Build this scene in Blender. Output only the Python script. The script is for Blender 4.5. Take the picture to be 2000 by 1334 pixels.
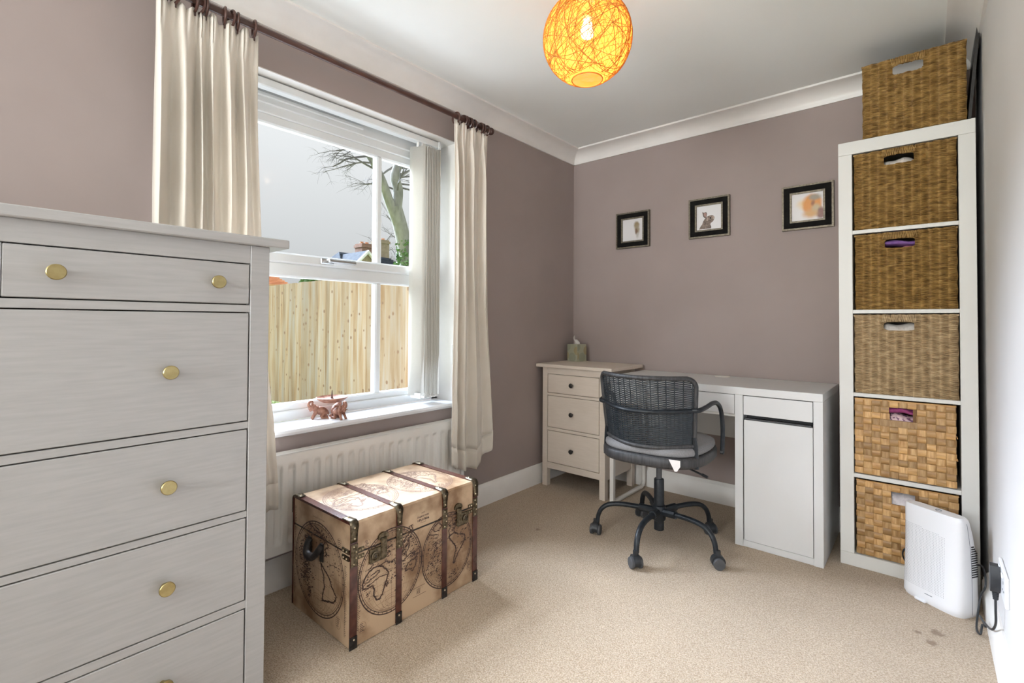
import bpy, bmesh, math, random
from mathutils import Vector, Matrix
R = random.Random(7)
PI = math.pi
for o in list(bpy.data.objects): bpy.data.objects.remove(o)
SC = bpy.context.scene
COL = SC.collection

# ------------------------------------------------------------------ camera
f_px, pp_y = 950.6, 613.6
yaw, pitch, roll = map(math.radians, (40.4185, 0.9918, 0.3188))
fw = Vector((-math.sin(yaw)*math.cos(pitch), math.cos(yaw)*math.cos(pitch), math.sin(pitch)))
rt = Vector((math.cos(yaw), math.sin(yaw), 0)); up = rt.cross(fw)
rt, up = math.cos(roll)*rt+math.sin(roll)*up, math.cos(roll)*up-math.sin(roll)*rt
cam = bpy.data.cameras.new('camera'); camo = bpy.data.objects.new('camera', cam); COL.objects.link(camo)
M = Matrix((rt, up, -fw)).transposed().to_4x4(); M.translation = (1.955, -2.985, 1.05)
camo.matrix_world = M
cam.sensor_width = 36; cam.lens = 36*f_px/2000; cam.shift_y = (pp_y-667)/2000
cam.clip_start = .02; cam.clip_end = 300
SC.camera = camo

# ------------------------------------------------------------------ light
SC.view_settings.view_transform = 'Standard'; SC.view_settings.look = 'None'
SC.view_settings.gamma = 1; SC.view_settings.use_curve_mapping = False
SC.view_settings.exposure = 0.50
wd = bpy.data.worlds.new('overcast'); SC.world = wd; wd.use_nodes = True
nt = wd.node_tree; bg = nt.nodes['Background']
tc = nt.nodes.new('ShaderNodeTexCoord'); sp = nt.nodes.new('ShaderNodeSeparateXYZ'); mr = nt.nodes.new('ShaderNodeMapRange')
nt.links.new(tc.outputs['Generated'], sp.inputs[0]); nt.links.new(sp.outputs['Z'], mr.inputs['Value'])
mr.inputs['From Min'].default_value = 0; mr.inputs['From Max'].default_value = 1
mr.inputs['To Min'].default_value = .40; mr.inputs['To Max'].default_value = 1.20   # overcast: zenith three times the horizon
nt.links.new(mr.outputs[0], bg.inputs['Strength']); bg.inputs['Color'].default_value = (.96, .975, 1, 1)

def lamp(kind, name, loc, energy, color=(1, 1, 1), direction=None, **kw):
    l = bpy.data.lights.new(name, kind); l.energy = energy; l.color = color
    for k, v in kw.items(): setattr(l, k, v)
    o = bpy.data.objects.new(name, l); COL.objects.link(o); o.location = loc
    if direction: o.rotation_euler = Vector(direction).to_track_quat('-Z', 'Y').to_euler()
    return o
lamp('SUN', 'veiled_sun', (-6, -3, 6), 21, (.85, .96, 1.16), (1, .04, -.70), angle=math.radians(56))
lamp('AREA', 'added_rear_fill', (1.06, -5.78, 1.45), 128, (.95, .98, 1), (.30, 1, 1.15), shape='RECTANGLE', size=1.5, size_y=1.25)  # added fill light behind the camera, tilted up at the ceiling
BULB_E = 2.5

# ------------------------------------------------------------------ helpers
ROOTM = {}
def thing(name, label, cat, loc=(0, 0, 0), rotz=0, group=None):
    o = bpy.data.objects.new(name, None); COL.objects.link(o); o.empty_display_size = .05
    o.location = loc; o.rotation_euler = (0, 0, rotz)
    ROOTM[o.name] = Matrix.Translation(loc) @ Matrix.Rotation(rotz, 4, 'Z')
    o['label'] = label; o['category'] = cat
    if group: o['group'] = group
    return o
def tag(o, label, cat, group=None, kind=None):
    o['label'] = label; o['category'] = cat
    if group: o['group'] = group
    if kind: o['kind'] = kind
    return o
def rootof(o):
    while o.parent: o = o.parent
    return o
class MB:
    def __init__(s): s.v = []; s.f = []; s.mi = []
    def add(s, v, f, mi=0):
        b = len(s.v); s.v += [tuple(p) for p in v]; s.f += [tuple(i+b for i in q) for q in f]; s.mi += [mi]*len(f)
        return s
    def box(s, x0, x1, y0, y1, z0, z1, c=0.0, mi=0):
        if c <= 0:
            v = [(x, y, z) for x in (x0, x1) for y in (y0, y1) for z in (z0, z1)]
            f = [(0, 1, 3, 2), (4, 6, 7, 5), (0, 4, 5, 1), (2, 3, 7, 6), (0, 2, 6, 4), (1, 5, 7, 3)]
            return s.add(v, f, mi)
        c = min(c, (x1-x0)/2.01, (y1-y0)/2.01, (z1-z0)/2.01)
        v = []; idx = {}
        lo = (x0, y0, z0); hi = (x1, y1, z1)
        for sx in (0, 1):
            for sy in (0, 1):
                for sz in (0, 1):
                    S = (sx, sy, sz)
                    for a in range(3):
                        p = [(hi[k]-c if S[k] else lo[k]+c) for k in range(3)]
                        p[a] = hi[a] if S[a] else lo[a]
                        idx[(S, a)] = len(v); v.append(p)
        f = []
        for a in range(3):
            b, d = (a+1) % 3, (a+2) % 3
            for sa in (0, 1):
                q = []
                for (sb, sd) in ((0, 0), (1, 0), (1, 1), (0, 1)):
                    S = [0]*3; S[a] = sa; S[b] = sb; S[d] = sd; q.append(idx[(tuple(S), a)])
                f.append(tuple(q if sa else q[::-1]))
            for sb in (0, 1):
                for sd in (0, 1):
                    S0 = [0]*3; S0[b] = sb; S0[d] = sd; S1 = S0[:]; S1[a] = 1
                    S0 = tuple(S0); S1 = tuple(S1)
                    q = [idx[(S0, b)], idx[(S1, b)], idx[(S1, d)], idx[(S0, d)]]
                    f.append(tuple(q if (sb ^ sd) else q[::-1]))
        for S in [(i, j, k) for i in (0, 1) for j in (0, 1) for k in (0, 1)]:
            q = [idx[(S, 0)], idx[(S, 1)], idx[(S, 2)]]
            f.append(tuple(q if (sum(S) % 2) else q[::-1]))
        return s.add(v, f, mi)
    def tube(s, pts, r, n=8, closed=False, caps=True, flat=None, mi=0):
        P = [Vector(p) for p in pts]; m = len(P)
        rr = r if isinstance(r, (list, tuple)) else [r]*m
        v = []; prev = None
        for i, p in enumerate(P):
            if closed: t = P[(i+1) % m]-P[i-1]
            else: t = P[min(i+1, m-1)]-P[max(i-1, 0)]
            if t.length < 1e-9: t = Vector((0, 0, 1))
            t.normalize()
            if prev is None:
                a = Vector((0, 0, 1)) if abs(t.z) < .9 else Vector((1, 0, 0))
                nrm = t.cross(a).normalized()
            else:
                nrm = prev-t*prev.dot(t)
                nrm = nrm.normalized() if nrm.length > 1e-6 else t.orthogonal().normalized()
            prev = nrm; b = t.cross(nrm)
            for k in range(n):
                a = 2*PI*k/n+PI/n
                v.append(p+(nrm*math.cos(a)+b*math.sin(a)*(flat or 1))*rr[i])
        f = []
        for i in range(m if closed else m-1):
            j = (i+1) % m
            for k in range(n):
                l = (k+1) % n
                f.append((i*n+k, i*n+l, j*n+l, j*n+k))
        if caps and not closed:
            f.append(tuple(range(n-1, -1, -1))); f.append(tuple((m-1)*n+k for k in range(n)))
        return s.add(v, f, mi)
    def lathe(s, prof, n=24, M=None, mi=0, closed=False):
        M = M or Matrix.Identity(4); v = []
        for (r, z) in prof:
            for k in range(n):
                a = 2*PI*k/n; v.append(M @ Vector((r*math.cos(a), r*math.sin(a), z)))
        f = []
        m = len(prof)
        for i in range(m if closed else m-1):
            j = (i+1) % m
            for k in range(n):
                l = (k+1) % n; f.append((i*n+k, i*n+l, j*n+l, j*n+k))
        if not closed:
            if prof[0][0] > 1e-6: f.append(tuple(range(n-1, -1, -1)))
            if prof[-1][0] > 1e-6: f.append(tuple((m-1)*n+k for k in range(n)))
        return s.add(v, f, mi)
    def grid(s, fn, nu, nv, skip=None, wrap=False, mi=0):
        v = [fn(i/nu, j/nv) for j in range(nv+1) for i in range(nu if wrap else nu+1)]
        w = nu if wrap else nu+1; f = []
        for j in range(nv):
            for i in range(nu):
                if skip and skip((i+.5)/nu, (j+.5)/nv): continue
                k = (i+1) % w if wrap else i+1
                f.append((j*w+i, j*w+k, (j+1)*w+k, (j+1)*w+i))
        return s.add(v, f, mi)
    def prism(s, poly, fn, h, mi=0):      # fn(x, y, t) maps the outline into space
        n = len(poly)
        v = [fn(x, y, 0) for x, y in poly]+[fn(x, y, h) for x, y in poly]
        f = [tuple(range(n-1, -1, -1)), tuple(range(n, 2*n))]+[(i, (i+1) % n, n+(i+1) % n, n+i) for i in range(n)]
        return s.add(v, f, mi)
    def ball(s, c, r, nu=16, nv=10, M=None, mi=0):
        r = r if isinstance(r, (tuple, list)) else (r, r, r)
        c = Vector(c); M = M or Matrix.Identity(3)
        v = [c+M @ Vector((0, 0, -r[2]))]
        for j in range(1, nv):
            t = -PI/2+PI*j/nv
            for i in range(nu):
                a = 2*PI*i/nu
                v.append(c+M @ Vector((r[0]*math.cos(t)*math.cos(a), r[1]*math.cos(t)*math.sin(a), r[2]*math.sin(t))))
        v.append(c+M @ Vector((0, 0, r[2]))); L = len(v)-1
        f = [(0, 1+(i+1) % nu, 1+i) for i in range(nu)]
        for j in range(nv-2):
            for i in range(nu):
                a = 1+j*nu+i; b = 1+j*nu+(i+1) % nu; f.append((a, b, b+nu, a+nu))
        f += [(L, 1+(nv-2)*nu+i, 1+(nv-2)*nu+(i+1) % nu) for i in range(nu)]
        return s.add(v, f, mi)
    def mesh(s, name, mats, smooth=35, inv=None):
        me = bpy.data.meshes.new(name)
        v = [inv @ Vector(p) for p in s.v] if inv else s.v
        me.from_pydata([tuple(p) for p in v], [], s.f)
        for m in (mats if isinstance(mats, (list, tuple)) else [mats]): me.materials.append(m)
        if any(s.mi): me.polygons.foreach_set('material_index', s.mi)
        if smooth:
            me.shade_smooth(); me.set_sharp_from_angle(angle=math.radians(smooth))
        me.validate(); me.update()
        return me
    def build(s, name, mats, parent=None, w=True, smooth=35, label=None, kind=None):
        inv = None; loc = None
        if parent:
            if w: inv = ROOTM[rootof(parent).name].inverted()
        else:
            xs, ys, zs = zip(*s.v); loc = ((min(xs)+max(xs))/2, (min(ys)+max(ys))/2, min(zs)); inv = Matrix.Translation(loc).inverted()
        o = bpy.data.objects.new(name, s.mesh(name, mats, smooth, inv)); COL.objects.link(o)
        if parent: o.parent = parent
        else:
            o.location = loc; ROOTM[o.name] = Matrix.Translation(loc)
        if label: o['label'] = label
        if kind: o['kind'] = kind
        return o
def struct(mb, name, mats, parent=None, smooth=35):
    o = mb.build(name, mats, parent, smooth=smooth)
    if not parent: o['kind'] = 'structure'
    return o
def dup(root, loc, rotz=0, label=None):
    r = root.copy(); COL.objects.link(r); r.location = loc; r.rotation_euler = (0, 0, rotz)
    if label: r['label'] = label
    for ch in list(root.children):
        c = ch.copy(); COL.objects.link(c); c.parent = r
        for g in list(ch.children):
            d = g.copy(); COL.objects.link(d); d.parent = c
    return r
def lerp(a, b, t): return a+(b-a)*t
def sstep(a, b, x):
    t = max(0, min(1, (x-a)/(b-a))); return t*t*(3-2*t)
def bez(pts, n=12):        # Catmull-Rom through points
    P = [Vector(p) for p in pts]; out = []
    for i in range(len(P)-1):
        a, b, c, d = P[max(i-1, 0)], P[i], P[i+1], P[min(i+2, len(P)-1)]
        for k in range(n):
            t = k/n
            out.append(.5*((2*b)+(c-a)*t+(2*a-5*b+4*c-d)*t*t+(3*b-a-3*c+d)*t**3))
    out.append(P[-1]); return out

# ------------------------------------------------------------------ materials
def mat(name, col, rough=.5, metal=0, col2=None, scale=10, stretch=(1, 1, 1), detail=4, lo=.35, hi=.65, bump=0, bscale=None,
        bstretch=None, bdist=.002, spec=.5, rnd=0, sheen=0, trans=0, coat=0, col3=None):
    m = bpy.data.materials.new(name); m.use_nodes = True; nt = m.node_tree; N = nt.nodes; L = nt.links
    p = N['Principled BSDF']; p.inputs['Base Color'].default_value = (*col, 1)
    p.inputs['Roughness'].default_value = rough; p.inputs['Metallic'].default_value = metal
    p.inputs['Specular IOR Level'].default_value = spec
    if sheen: p.inputs['Sheen Weight'].default_value = sheen
    if coat: p.inputs['Coat Weight'].default_value = coat; p.inputs['Coat Roughness'].default_value = .15
    vec = None
    if col2 or bump:
        tc = N.new('ShaderNodeTexCoord'); vec = tc.outputs['Object']
        if rnd:
            oi = N.new('ShaderNodeObjectInfo'); mu = N.new('ShaderNodeMath'); mu.operation = 'MULTIPLY'; mu.inputs[1].default_value = 37.0
            L.new(oi.outputs['Random'], mu.inputs[0]); va = N.new('ShaderNodeVectorMath'); va.operation = 'ADD'
            L.new(vec, va.inputs[0]); L.new(mu.outputs[0], va.inputs[1]); vec = va.outputs[0]
    def noi(sc, st, det):
        mp = N.new('ShaderNodeMapping'); mp.inputs['Scale'].default_value = st; L.new(vec, mp.inputs['Vector'])
        n = N.new('ShaderNodeTexNoise'); n.inputs['Scale'].default_value = sc; n.inputs['Detail'].default_value = det
        L.new(mp.outputs[0], n.inputs['Vector']); return n
    cout = None
    if col2:
        n = noi(scale, stretch, detail); cr = N.new('ShaderNodeValToRGB'); L.new(n.outputs['Fac'], cr.inputs[0])
        e = cr.color_ramp.elements; e[0].position = lo; e[0].color = (*col, 1); e[1].position = hi; e[1].color = (*col2, 1)
        if col3: x = e.new((lo+hi)/2); x.color = (*col3, 1)
        cout = cr.outputs[0]
        if rnd:
            oi = N.new('ShaderNodeObjectInfo'); mr = N.new('ShaderNodeMapRange'); mr.inputs['To Min'].default_value = 1-rnd; mr.inputs['To Max'].default_value = 1+rnd*.6
            L.new(oi.outputs['Random'], mr.inputs[0]); mx = N.new('ShaderNodeVectorMath'); mx.operation = 'SCALE'
            L.new(cout, mx.inputs[0]); L.new(mr.outputs[0], mx.inputs['Scale']); cout = mx.outputs[0]
        L.new(cout, p.inputs['Base Color'])
    if bump:
        n = noi(bscale or scale, bstretch or stretch, 3); b = N.new('ShaderNodeBump'); b.inputs['Strength'].default_value = bump
        b.inputs['Distance'].default_value = bdist; L.new(n.outputs['Fac'], b.inputs['Height']); L.new(b.outputs[0], p.inputs['Normal'])
    if trans:
        t = N.new('ShaderNodeBsdfTranslucent'); t.inputs[0].default_value = (*(col2 or col), 1)
        ms = N.new('ShaderNodeMixShader'); ms.inputs[0].default_value = trans
        L.new(p.outputs[0], ms.inputs[1]); L.new(t.outputs[0], ms.inputs[2]); L.new(ms.outputs[0], N['Material Output'].inputs[0])
    return m
def emis(name, col, s):
    m = bpy.data.materials.new(name); m.use_nodes = True; p = m.node_tree.nodes['Principled BSDF']
    p.inputs['Emission Color'].default_value = (*col, 1); p.inputs['Emission Strength'].default_value = s; p.inputs['Base Color'].default_value = (*col, 1)
    return m
def glassmat():
    m = bpy.data.materials.new('window_glass'); m.use_nodes = True; nt = m.node_tree; N = nt.nodes; N.remove(N['Principled BSDF'])
    t = N.new('ShaderNodeBsdfTransparent'); t.inputs[0].default_value = (.965, .975, .97, 1)
    g = N.new('ShaderNodeBsdfGlossy'); g.inputs['Roughness'].default_value = .02
    fr = N.new('ShaderNodeFresnel'); fr.inputs[0].default_value = 1.12
    mx = N.new('ShaderNodeMixShader'); nt.links.new(fr.outputs[0], mx.inputs[0]); nt.links.new(t.outputs[0], mx.inputs[1]); nt.links.new(g.outputs[0], mx.inputs[2])
    nt.links.new(mx.outputs[0], N['Material Output'].inputs[0]); return m

TAUPE = mat('taupe_wall_paint', (.335, .272, .252), .85, col2=(.365, .299, .278), scale=2.2, bump=.12, bscale=90, bdist=.001)
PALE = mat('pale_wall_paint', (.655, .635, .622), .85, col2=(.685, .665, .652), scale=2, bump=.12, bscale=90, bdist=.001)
CEIL = mat('ceiling_white', (.85, .86, .83), .9, col2=(.87, .88, .85), scale=2, bump=.06, bscale=120, bdist=.001)
TRIM = mat('trim_white_gloss', (.79, .76, .72), .38, col2=(.83, .80, .76), scale=8)
UPVC = mat('white_upvc', (.74, .755, .75), .3, col2=(.77, .785, .78), scale=4)
SILL = mat('sill_white_gloss', (.80, .81, .83), .22, col2=(.83, .84, .86), scale=3)
GLASS = glassmat()
RAD = mat('radiator_enamel', (.80, .77, .72), .35, col2=(.83, .80, .75), scale=3)
PAINT = mat('off_white_stained_wood', (.425, .413, .405), .42, col2=(.465, .452, .443), scale=9, stretch=(1.2, 14, 14), detail=6, bump=.08, bscale=30, bstretch=(1, 14, 14), bdist=.001)
PAINTD = mat('off_white_stained_wood_drawers', (.42, .408, .40), .42, col2=(.46, .447, .438), scale=9, stretch=(1.2, 14, 14), detail=6, bump=.08, bscale=30, bstretch=(1, 14, 14), bdist=.001)
GAP = mat('dark_recess', (.05, .04, .035), .9, col2=(.07, .06, .05), scale=20)
NSW = mat('cream_stained_wood', (.69, .60, .51), .42, col2=(.725, .635, .545), scale=9, stretch=(1.2, 14, 14), detail=6, bump=.06, bscale=30, bstretch=(1, 14, 14), bdist=.001)
DESKW = mat('white_foil_board', (.655, .65, .645), .38, col2=(.675, .67, .665), scale=4)
DESKM = mat('white_lacquered_steel', (.74, .71, .66), .35, col2=(.77, .74, .69), scale=6)
SHELF = mat('cream_white_foil', (.66, .65, .615), .42, col2=(.69, .68, .645), scale=4)
BRASS = mat('brushed_brass', (.40, .32, .145), .36, 1, col2=(.47, .385, .19), scale=60)
BLACKK = mat('black_knob', (.018, .016, .015), .35, col2=(.028, .025, .024), scale=40)
STEEL = mat('chrome_steel', (.55, .55, .54), .25, 1, col2=(.62, .62, .61), scale=30)
BLKMET = mat('black_powder_coat', (.008, .011, .015), .4, spec=.4, col2=(.018, .022, .027), scale=60)
BLKPL = mat('black_plastic', (.016, .018, .021), .45, col2=(.024, .026, .03), scale=50)
GREYPL = mat('grey_rubber', (.06, .062, .066), .6, col2=(.08, .08, .085), scale=50)
POLE = mat('dark_brown_metal', (.055, .022, .016), .35, col2=(.085, .036, .026), scale=12, coat=.2)
CURT = mat('cream_curtain_cloth', (.80, .735, .645), .85, col2=(.835, .77, .68), scale=7, bump=.2, bscale=500, bdist=.0006, sheen=.15, trans=.16)
VANE = mat('blind_vane_fabric', (.72, .70, .64), .8, col2=(.76, .74, .68), scale=300, bump=.15, bscale=600, bdist=.0005, trans=.3)
CHAIN = mat('bead_chain_plastic', (.78, .77, .74), .4, col2=(.82, .81, .78), scale=30)
TERRA = mat('carved_terracotta_wood', (.25, .10, .06), .6, col2=(.44, .22, .145), scale=60, detail=5, bump=.3, bscale=200, bdist=.001)
PARCH = mat('parchment_print', (.25, .14, .07), .36, col2=(.57, .405, .26), spec=.6, scale=8, detail=9, lo=.36, hi=.56, bump=.1, bscale=80, bdist=.001)
INK = mat('dark_brown_ink', (.030, .013, .012), .6, col2=(.075, .04, .03), scale=60)
INK2 = mat('faded_brown_ink', (.20, .11, .065), .6, col2=(.26, .15, .09), scale=60)
STRAP = mat('oxblood_leather_strap', (.055, .016, .012), .26, col2=(.10, .03, .022), scale=30, bump=.15, bscale=200, bdist=.0006, coat=.35)
BRONZE = mat('antique_bronze', (.075, .062, .042), .36, 1, col2=(.20, .165, .115), scale=90)
RIVET = mat('rivet_brass', (.55, .45, .30), .3, 1, col2=(.62, .52, .36), scale=90)
BLKLEA = mat('black_leather', (.008, .007, .006), .45, spec=.35, col2=(.035, .028, .026), scale=60, bump=.2, bscale=200, bdist=.0008)
WICK = mat('black_wicker', (.012, .017, .022), .4, col2=(.028, .036, .043), scale=80, spec=.5)
WRAP = mat('black_wicker_wrapping', (.022, .022, .024), .5, col2=(.06, .058, .06), scale=140, stretch=(1, 1, .1), bump=.5, bscale=160, bstretch=(1, 1, .06), bdist=.002)
CUSH = mat('grey_cushion_cloth', (.20, .195, .20), .9, col2=(.27, .265, .27), scale=300, bump=.3, bscale=400, bdist=.001)
TAGM = mat('white_cloth_label', (.72, .68, .66), .8, col2=(.76, .72, .70), scale=60)
PEWTER = mat('aged_pewter_edge', (.14, .12, .09), .5, .7, col2=(.24, .21, .16), scale=120)
FRAMEB = mat('black_frame_paint', (.006, .005, .005), .8, spec=.12, col2=(.012, .011, .01), scale=20)
PAPER = mat('white_print_paper', (.72, .70, .70), .35, col2=(.75, .73, .73), scale=5)
CARD = mat('sage_green_card', (.35, .34, .24), .5, col2=(.43, .42, .31), scale=9)
CARD2 = mat('pale_green_oval_print', (.28, .29, .205), .5, col2=(.33, .34, .25), scale=9)
CARD3 = mat('ochre_oval_print', (.34, .28, .15), .5, col2=(.40, .34, .2), scale=9)
TISSUE = mat('white_tissue', (.80, .76, .72), .9, col2=(.84, .80, .76), scale=30, trans=.25)
DEHUM = mat('white_abs_plastic', (.80, .80, .82), .32, col2=(.82, .82, .84), scale=4)
HOLE = mat('grey_perforation', (.16, .17, .20), .7, col2=(.2, .21, .24), scale=9)
SLOT = mat('black_slot', (.015, .015, .017), .6, col2=(.02, .02, .022), scale=9)
SOCK = mat('white_socket_plastic', (.80, .80, .81), .3, col2=(.82, .82, .83), scale=5)
BOARD = mat('black_lacquer_board', (.012, .010, .008), .4, col2=(.02, .017, .014), scale=10)
CLOTHW = mat('white_fluffy_cloth', (.72, .66, .60), .95, col2=(.80, .74, .68), scale=90, bump=.8, bscale=160, bdist=.004)
CLOTHP = mat('purple_cloth', (.20, .09, .30), .9, col2=(.27, .13, .38), scale=60, bump=.5, bscale=150, bdist=.003)
CLOTHK = mat('pink_knit_cloth', (.60, .22, .24), .95, col2=(.68, .32, .33), scale=60, bump=.6, bscale=120, bdist=.003)
CLOTHM = mat('magenta_cloth', (.24, .035, .13), .9, col2=(.34, .06, .19), scale=40, bump=.5, bscale=100, bdist=.003)
CLOTHS = mat('pink_spotted_cloth', (.74, .55, .56), .9, col2=(.20, .09, .16), scale=70, lo=.52, hi=.58)
CLOTHG = mat('pale_lilac_cloth', (.60, .56, .58), .95, col2=(.70, .65, .66), scale=50, bump=.6, bscale=120, bdist=.003)
GRASSB = mat('seagrass_twine', (.15, .078, .018), .6, col2=(.40, .245, .075), scale=34, stretch=(1, 1, 3.2), detail=3, lo=.3, hi=.7, bump=.3, bscale=260, bdist=.0008, col3=(.27, .155, .043))
GRASSL = mat('pale_seagrass_twine', (.28, .19, .10), .6, col2=(.54, .40, .235), scale=34, stretch=(1, 1, 3.2), detail=3, lo=.3, hi=.7, bump=.3, bscale=260, bdist=.0008, col3=(.41, .29, .16))
CHIP = mat('banana_chip_strip', (.34, .165, .05), .45, col2=(.60, .36, .14), scale=16, stretch=(1, 1, 7), detail=5, lo=.3, hi=.7, rnd=.38, bump=.15, bscale=40, bstretch=(1, 1, 9), bdist=.001)
CHIPH = mat('banana_chip_strip_across', (.36, .18, .055), .45, col2=(.66, .42, .19), scale=16, stretch=(7, 1, 1), detail=5, lo=.3, hi=.7, rnd=.38, bump=.15, bscale=40, bstretch=(9, 1, 1), bdist=.001)
CHIPIN = mat('basket_inside', (.16, .08, .028), .8, col2=(.22, .12, .045), scale=30)
FENCE = mat('featheredge_pine', (.25, .15, .068), .8, col2=(.34, .29, .225), col3=(.325, .24, .145), spec=.15, scale=2.2, stretch=(6, 6, .5), detail=7, lo=.3, hi=.7, rnd=.22, bump=.2, bscale=20, bstretch=(9, 9, .5))
KNOT = mat('pine_knot', (.16, .085, .04), .8, col2=(.22, .13, .06), scale=60)
TURF = mat('lawn_turf', (.16, .20, .055), .95, col2=(.27, .28, .11), scale=9, detail=6)
BLADE = mat('grass_blade', (.15, .26, .05), .8, col2=(.26, .36, .10), scale=40)
BARK = mat('grey_green_bark', (.20, .198, .18), .9, col2=(.34, .335, .31), scale=4, stretch=(1, 1, .4), detail=6, bump=.6, bscale=9, bdist=.05)
TWIG = mat('bare_twig_bark', (.13, .12, .13), .9, col2=(.20, .185, .19), scale=8)
LEAF = mat('ivy_leaf', (.06, .15, .04), .6, col2=(.16, .27, .09), scale=3, detail=5)
BRICK = mat('far_brick', (.24, .135, .10), .9, col2=(.31, .19, .145), scale=7, detail=5)
SLATE = mat('blue_grey_slate', (.055, .065, .082), .9, spec=.1, col2=(.08, .092, .112), scale=5)
CLAY = mat('orange_clay_tile', (.55, .25, .12), .75, col2=(.66, .34, .18), scale=5)
BARGE = mat('white_bargeboard', (.70, .70, .70), .6, col2=(.84, .84, .84), scale=5)
BUFF = mat('buff_brick', (.30, .24, .17), .9, col2=(.36, .29, .22), scale=6)

def carpetmat():
    m = mat('beige_twist_carpet', (.375, .262, .16), .97, col2=(.65, .525, .39), scale=210, detail=3, lo=.33, hi=.67, bump=.9, bscale=330, bdist=.006, sheen=.25, spec=.1)
    nt = m.node_tree; N = nt.nodes; L = nt.links; p = N['Principled BSDF']
    src = p.inputs['Base Color'].links[0].from_socket
    tc = N.new('ShaderNodeTexCoord'); big = N.new('ShaderNodeTexNoise'); big.inputs['Scale'].default_value = 3.2; big.inputs['Detail'].default_value = 5
    L.new(tc.outputs['Object'], big.inputs['Vector'])
    mr = N.new('ShaderNodeMapRange'); mr.inputs['From Min'].default_value = .3; mr.inputs['From Max'].default_value = .7; mr.inputs['To Min'].default_value = .93; mr.inputs['To Max'].default_value = 1.05
    L.new(big.outputs['Fac'], mr.inputs[0]); sc = N.new('ShaderNodeVectorMath'); sc.operation = 'SCALE'; L.new(src, sc.inputs[0]); L.new(mr.outputs[0], sc.inputs['Scale'])
    cur = sc.outputs[0]
    geo = N.new('ShaderNodeNewGeometry')
    for (x, y, r) in ((1.975, -.765, .016), (1.96, -.845, .013), (1.925, -.80, .008), (.445, -1.0, .009)):   # dropped-tea spots in the pile
        d = N.new('ShaderNodeVectorMath'); d.operation = 'DISTANCE'; d.inputs[1].default_value = (x, y, 0); L.new(geo.outputs['Position'], d.inputs[0])
        ad = N.new('ShaderNodeMath'); ad.operation = 'MULTIPLY_ADD'; ad.inputs[1].default_value = .03; L.new(N_noise(N, L, tc, 90).outputs['Fac'], ad.inputs[0]); L.new(d.outputs['Value'], ad.inputs[2])
        m2 = N.new('ShaderNodeMapRange'); m2.inputs['From Min'].default_value = r+.012; m2.inputs['From Max'].default_value = r+.022; m2.inputs['To Min'].default_value = .75; m2.inputs['To Max'].default_value = 0
        L.new(ad.outputs[0], m2.inputs[0])
        mx = N.new('ShaderNodeMix'); mx.data_type = 'RGBA'; L.new(m2.outputs[0], mx.inputs[0]); L.new(cur, mx.inputs[6]); mx.inputs[7].default_value = (.22, .13, .07, 1)
        cur = mx.outputs[2]
    L.new(cur, p.inputs['Base Color']); return m
def N_noise(N, L, tc, s):
    n = N.new('ShaderNodeTexNoise'); n.inputs['Scale'].default_value = s; L.new(tc.outputs['Object'], n.inputs['Vector']); return n
CARPET = carpetmat()

# ------------------------------------------------------------------ room shell
W, CZ, NEAR = 2.128, 2.28, -5.6
OY0, OY1, OZ0, OZ1 = -2.47, -1.165, .592, 2.035      # window opening
struct(MB().box(-.25, W+.15, NEAR-.12, .15, -.12, 0), 'floor', CARPET)
struct(MB().box(-.25, W+.15, NEAR-.12, .15, CZ, CZ+.12), 'ceiling', CEIL)
struct(MB().box(-.25, 0, NEAR, OY0, 0, CZ).box(-.25, 0, OY1, 0, 0, CZ).box(-.25, 0, OY0, OY1, 0, OZ0).box(-.25, 0, OY0, OY1, OZ1, CZ), 'wall_left', TAUPE)
struct(MB().box(-.25, W+.15, 0, .15, 0, CZ), 'wall_back', TAUPE)
struct(MB().box(W, W+.15, NEAR-.12, 0, 0, CZ), 'wall_right', PALE)
struct(MB().box(-.25, .3, NEAR-.12, NEAR, 0, CZ).box(1.82, W, NEAR-.12, NEAR, 0, CZ).box(.3, 1.82, NEAR-.12, NEAR, 2.09, CZ).box(.3, 1.82, NEAR-.12, NEAR, 0, .8), 'wall_near', PALE)
w2 = struct(MB().box(.3, 1.82, NEAR-.09, NEAR-.04, .8, .85).box(.3, 1.82, NEAR-.09, NEAR-.04, 2.04, 2.09).box(.3, .35, NEAR-.09, NEAR-.04, .85, 2.04).box(1.77, 1.82, NEAR-.09, NEAR-.04, .85, 2.04).box(1.035, 1.085, NEAR-.09, NEAR-.04, .85, 2.04), 'window_2_added', UPVC)  # unseen window and wall opening added behind the camera for the fill light
for (a, b) in ((.35, 1.035), (1.085, 1.77)): MB().box(a, b, NEAR-.067, NEAR-.063, .85, 2.04).build('pane', GLASS, w2, smooth=0)
# reveal lining painted white
struct(MB().box(-.14, -.001, OY1-.004, OY1, OZ0+.03, OZ1).box(-.14, -.001, OY0, OY0+.004, OZ0+.03, OZ1).box(-.14, -.001, OY0, OY1, OZ1-.004, OZ1), 'trim_4', TRIM)
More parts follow.
